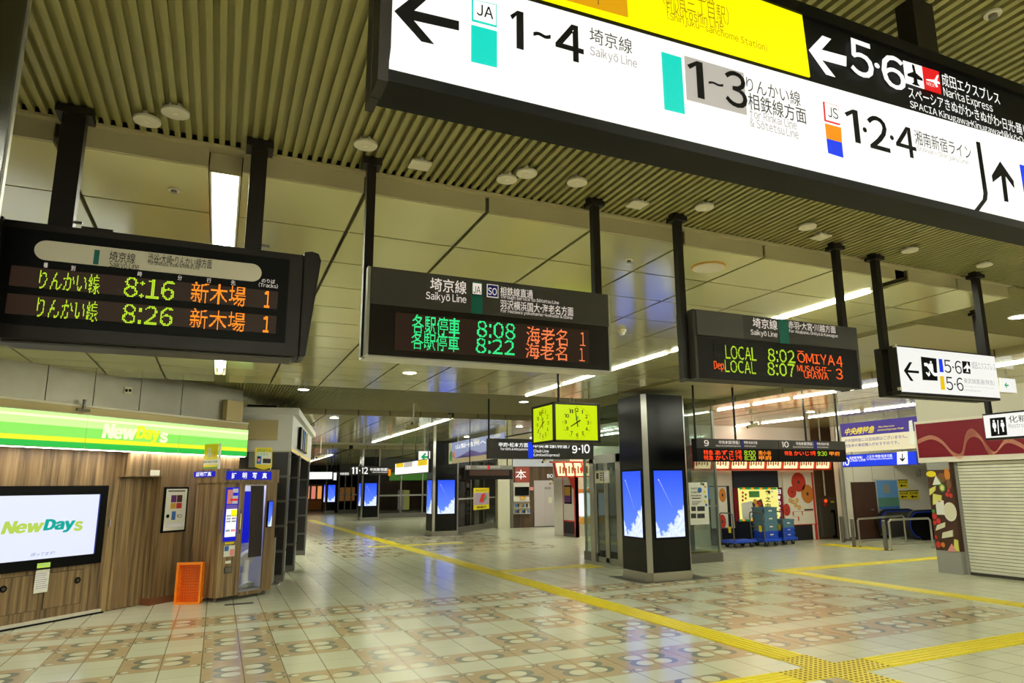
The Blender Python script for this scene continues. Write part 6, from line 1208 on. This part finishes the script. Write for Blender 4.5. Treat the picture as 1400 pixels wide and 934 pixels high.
# red kiosk corner facing left
f = FX(10.56); (u0, _), (u1, _) = f.px((771, 733)), f.px((787.5, 735)); vt = f.px((779, 652))[1]
t = thing('kiosk_corner', 'white and red kiosk corner with framed picture and black foot', 'shop front', f.pt((u0+u1)/2, 0, -.1)); b = MB(); b.fbox(f, u0, u1, .5, vt, -.12, 0, 'wall_white'); b.build('panel', t); b = MB(); b.fbox(f, u0, u1, 0, .5, -.12, 0, 'rubber'); b.fbox(f, u0, u1, 0, .1, -.12, .005, 'dull_steel'); b.build('base_panel', t)
b = MB(); b.fbox(f, u1-.06, u1, 0, vt, -.13, .012, 'print_red'); b.fbox(f, u0-.01, u0+.02, 0, vt, -.12, .012, 'print_red'); b.fbox(f, u0, u1, .48, .52, 0, .012, 'print_red'); b.build('red_trim', t)
w = u1-u0; b = MB(); b.fbox(f, u0+.16*w, u0+.72*w, 1.05, 1.65, 0, .03, 'ink'); b.fbox(f, u0+.2*w, u0+.68*w, 1.10, 1.60, .03, .035, 'print_gold'); b.fbox(f, u0+.2*w, u0+.68*w, 1.10, 1.32, .035, .037, 'print_violet'); b.build('framed_picture', t); b = MB(); b.prism(f, [(u0+.45*w, vt), (u0+.93*w, vt), (u0+.93*w, 1.52), (u0+.7*w, 1.62), (u0+.6*w, vt-.16)], 0, .01, 'parasol_red'); b.build('painted_parasol', t)
P = f.pt(u1, 0, 0); b = MB(); b.box(P[0]+.01, P[1]+.35, 0, P[0]+2.2, P[1]+1.6, ZP-.3, 'wall_white'); struct(b.build('wall_kiosk'))
fk = FY(P[1]+.34); t = thing('kiosk_case', 'bright lit display case inside the red kiosk', 'display case', fk.pt(P[0]+.9, 0, 0)); b = MB(); b.fbox(fk, P[0]+.16, P[0]+1.6, .3, 1.75, .01, .05, 'wall_white'); b.build('frame', t); b = MB(); b.fbox(fk, P[0]+.2, P[0]+1.3, .65, 1.38, .05, .06, 'lit_white'); b.fbox(fk, P[0]+.18, P[0]+1.5, 1.42, 1.52, .05, .08, 'parasol_orange'); b.fbox(fk, P[0]+.18, P[0]+1.5, .4, .6, .05, .08, 'print_gold'); b.build('lit_panel', t)
f = FY(P[1]-.25); ua, ub_ = f.px((757, 643))[0], f.px((806, 643))[0]; va, vb2 = f.px((780, 651))[1], f.px((780, 633))[1]
t = thing('lantern_canopy', 'smaller lit lantern row in an orange frame left of the lift', 'lantern', f.pt((ua+ub_)/2, va, -.1)); b = MB(); b.fbox(f, ua-.1, ub_+.2, vb2, vb2+.05, -.1, .02, 'lantern_frame'); b.fbox(f, ua+.1, ub_+.2, va-.04, va, -.1, .02, 'lantern_frame')
for k in range(5): uu = ua+.06+(ub_-ua)*k/4; b.prism(f, [(uu-.05, vb2), (uu, vb2), (uu+.09, va), (uu+.04, va)], -.1, .02, 'lantern_frame')
b.build('frame', t)
for k in range(4):
    uu = ua+.06+(ub_-ua)*k/4; b = MB(); W_ = (ub_-ua)/4; b.prism(f, [(uu+.01, vb2-.01), (uu+W_-.06, vb2-.01), (uu+W_+.03, va+.01), (uu+.10, va+.01)], -.08, 0, 'lantern'); l = b.build('lantern_box', t); b = MB()
    for q_ in range(3): b.fbox(f, uu+.14+q_*.11, uu+.2+q_*.11, va+.08, vb2-.10-.03*q_, 0, .004, 'warm_print')
    if k == 2: b.disc(f, uu+.3, (va+vb2)/2, .07, 'lit_red', .003, .006)
    b.build('brush_lettering', l)

# ------------------------------------------------------------------ far end of the concourse
b = MB(); b.box(-6, 62, 0, 30, 62.3, ZP+.2, 'charcoal'); b.box(24, 15, 0, 24.2, 62, ZP+.2, 'wall_white'); struct(b.build('wall_far'))
b = MB(); b.box(-4.2, 14.5, 0, -4.0, 62, ZP+.2, 'grey'); struct(b.build('wall_left_far'))
f = FY(55.); t = thing('warm_shop', 'far orange lit shop front beside the black tiled pillars', 'shop front', f.pt(*f.px((430, 700)), 0)); (u0, v0), (u1, v1) = f.px((414, 702)), f.px((441, 662)); v0 = 0
b = MB(); b.fbox(f, u0-2, u1, v0, v1, -.1, 0, 'brown_panel'); b.build('frame', t)
for k in range(3): a = u0+.1+(u1-u0)*k/3; b = MB(); b.fbox(f, a, a+(u1-u0)/3-.15, .9, v1-.15, 0, .05, 'warm_lit' if k != 1 else 'warm_pink'); b.build('lit_window', t)
b = MB(); b.fbox(f, u0, u1, .1, .8, 0, .06, 'parasol_orange'); b.build('counter', t)
for px0, px1, yy, l in ((462, 488, 48., 'far dark glass front between the two farthest advertising pillars'), (517, 560, 39., 'far dark glass front left of the second advertising pillar')):
    f = FY(yy); u0, u1 = f.px((px0, 700))[0], f.px((px1, 700))[0]+(2 if px0 > 500 else 0); t = thing('glass_shop', l, 'shop front', f.pt((u0+u1)/2, 0, 0), 'far glass shop fronts')
    b = MB(); b.fbox(f, u0, u1, 0, .25, -.1, 0, 'dull_steel'); b.build('plinth', t); b = MB(); b.fbox(f, u0, u1, .25, 2.5, -.04, -.01, 'smoked_glass'); b.build('glass_pane', t); b = MB(); b.fbox(f, u0, u1, 2.5, ZP, -.1, 0, 'charcoal'); b.build('header_panel', t)
    b = MB(); b.fbox(f, u0, u1, 0, ZP, -1.6, -1.5, 'ink'); b.build('back_wall', t)
    b = MB(); b.fbox(f, u0, u1, 1.18, 1.26, -.05, 0, 'grey'); b.build('rail', t)
    for fu in (0, .33, .66, 1): b = MB(); b.fbox(f, u0+(u1-u0)*fu-.04, u0+(u1-u0)*fu+.04, .25, 2.5, -.06, 0, 'dull_steel'); b.build('mullion', t)
    if px0 > 500:
        b = MB(); b.fbox(f, f.px((537, 660))[0], u1, 2.05, 2.5, -.9, -.85, 'shop_green'); b.build('lit_sign', t)
        for k in range(2): a = f.px((549+k*7, 690))[0]; b = MB(); b.fbox(f, a, a+.35, .4, 1.5, -.9, -.8, 'menu_yellow' if k else 'lit_grey'); b.build('lit_shelf', t)
    else: b = MB(); b.fbox(f, u0+.2, u0+1.2, .8, 1.7, -.9, -.85, 'warm_lit'); b.build('lit_sign', t)

# ------------------------------------------------------------------ security cameras
def cam_unit(px, y, label, yaw, sc=1.):
    f = FY(y); u, v = f.px(px); P = f.pt(u, v); t = thing('security_camera', label, 'camera', P, 'security cameras under the ceiling'); d = np.array([math.cos(yaw), math.sin(yaw), -.25]); d /= np.linalg.norm(d); s = np.cross(d, (0, 0, 1)); s /= np.linalg.norm(s); fr = Frame(P, d, np.cross(s, d))
    b = MB(); b.fbox(fr, -.17*sc, .17*sc, -.05*sc, .05*sc, -.05*sc, .05*sc, 'camera_body'); b.fbox(fr, -.16*sc, .22*sc, .05*sc, .06*sc, -.065*sc, .065*sc, 'camera_body'); b.build('housing', t, .006)
    b = MB(); b.cyl(fr.pt(.17*sc, 0), fr.pt(.185*sc, 0), .04*sc, 'ink', 16); b.build('lens', t); b = MB(); b.cyl(P+np.array([0, 0, .04]), (P[0], P[1], ZP+.12), .016, 'light_grey', 10); b.fbox(fr, -.03, .03, .05*sc, .14*sc, -.03, .03, 'dull_steel'); b.build('mount', t)
cam_unit((565, 584), 14., 'boxy security camera below the far tube light', 2.6, .75); cam_unit((438, 625), 24., 'security camera right of the white shop corner', 3.6, .85); cam_unit((1029, 582), 13.2, 'security camera above the track nine board', 2.7, .8); cam_unit((757, 660), 22., 'security camera in front of the bookshop wall', 2.9, .8); cam_unit((744, 631), 21., 'small security camera under the 9·10 sign', 3.8, .7)
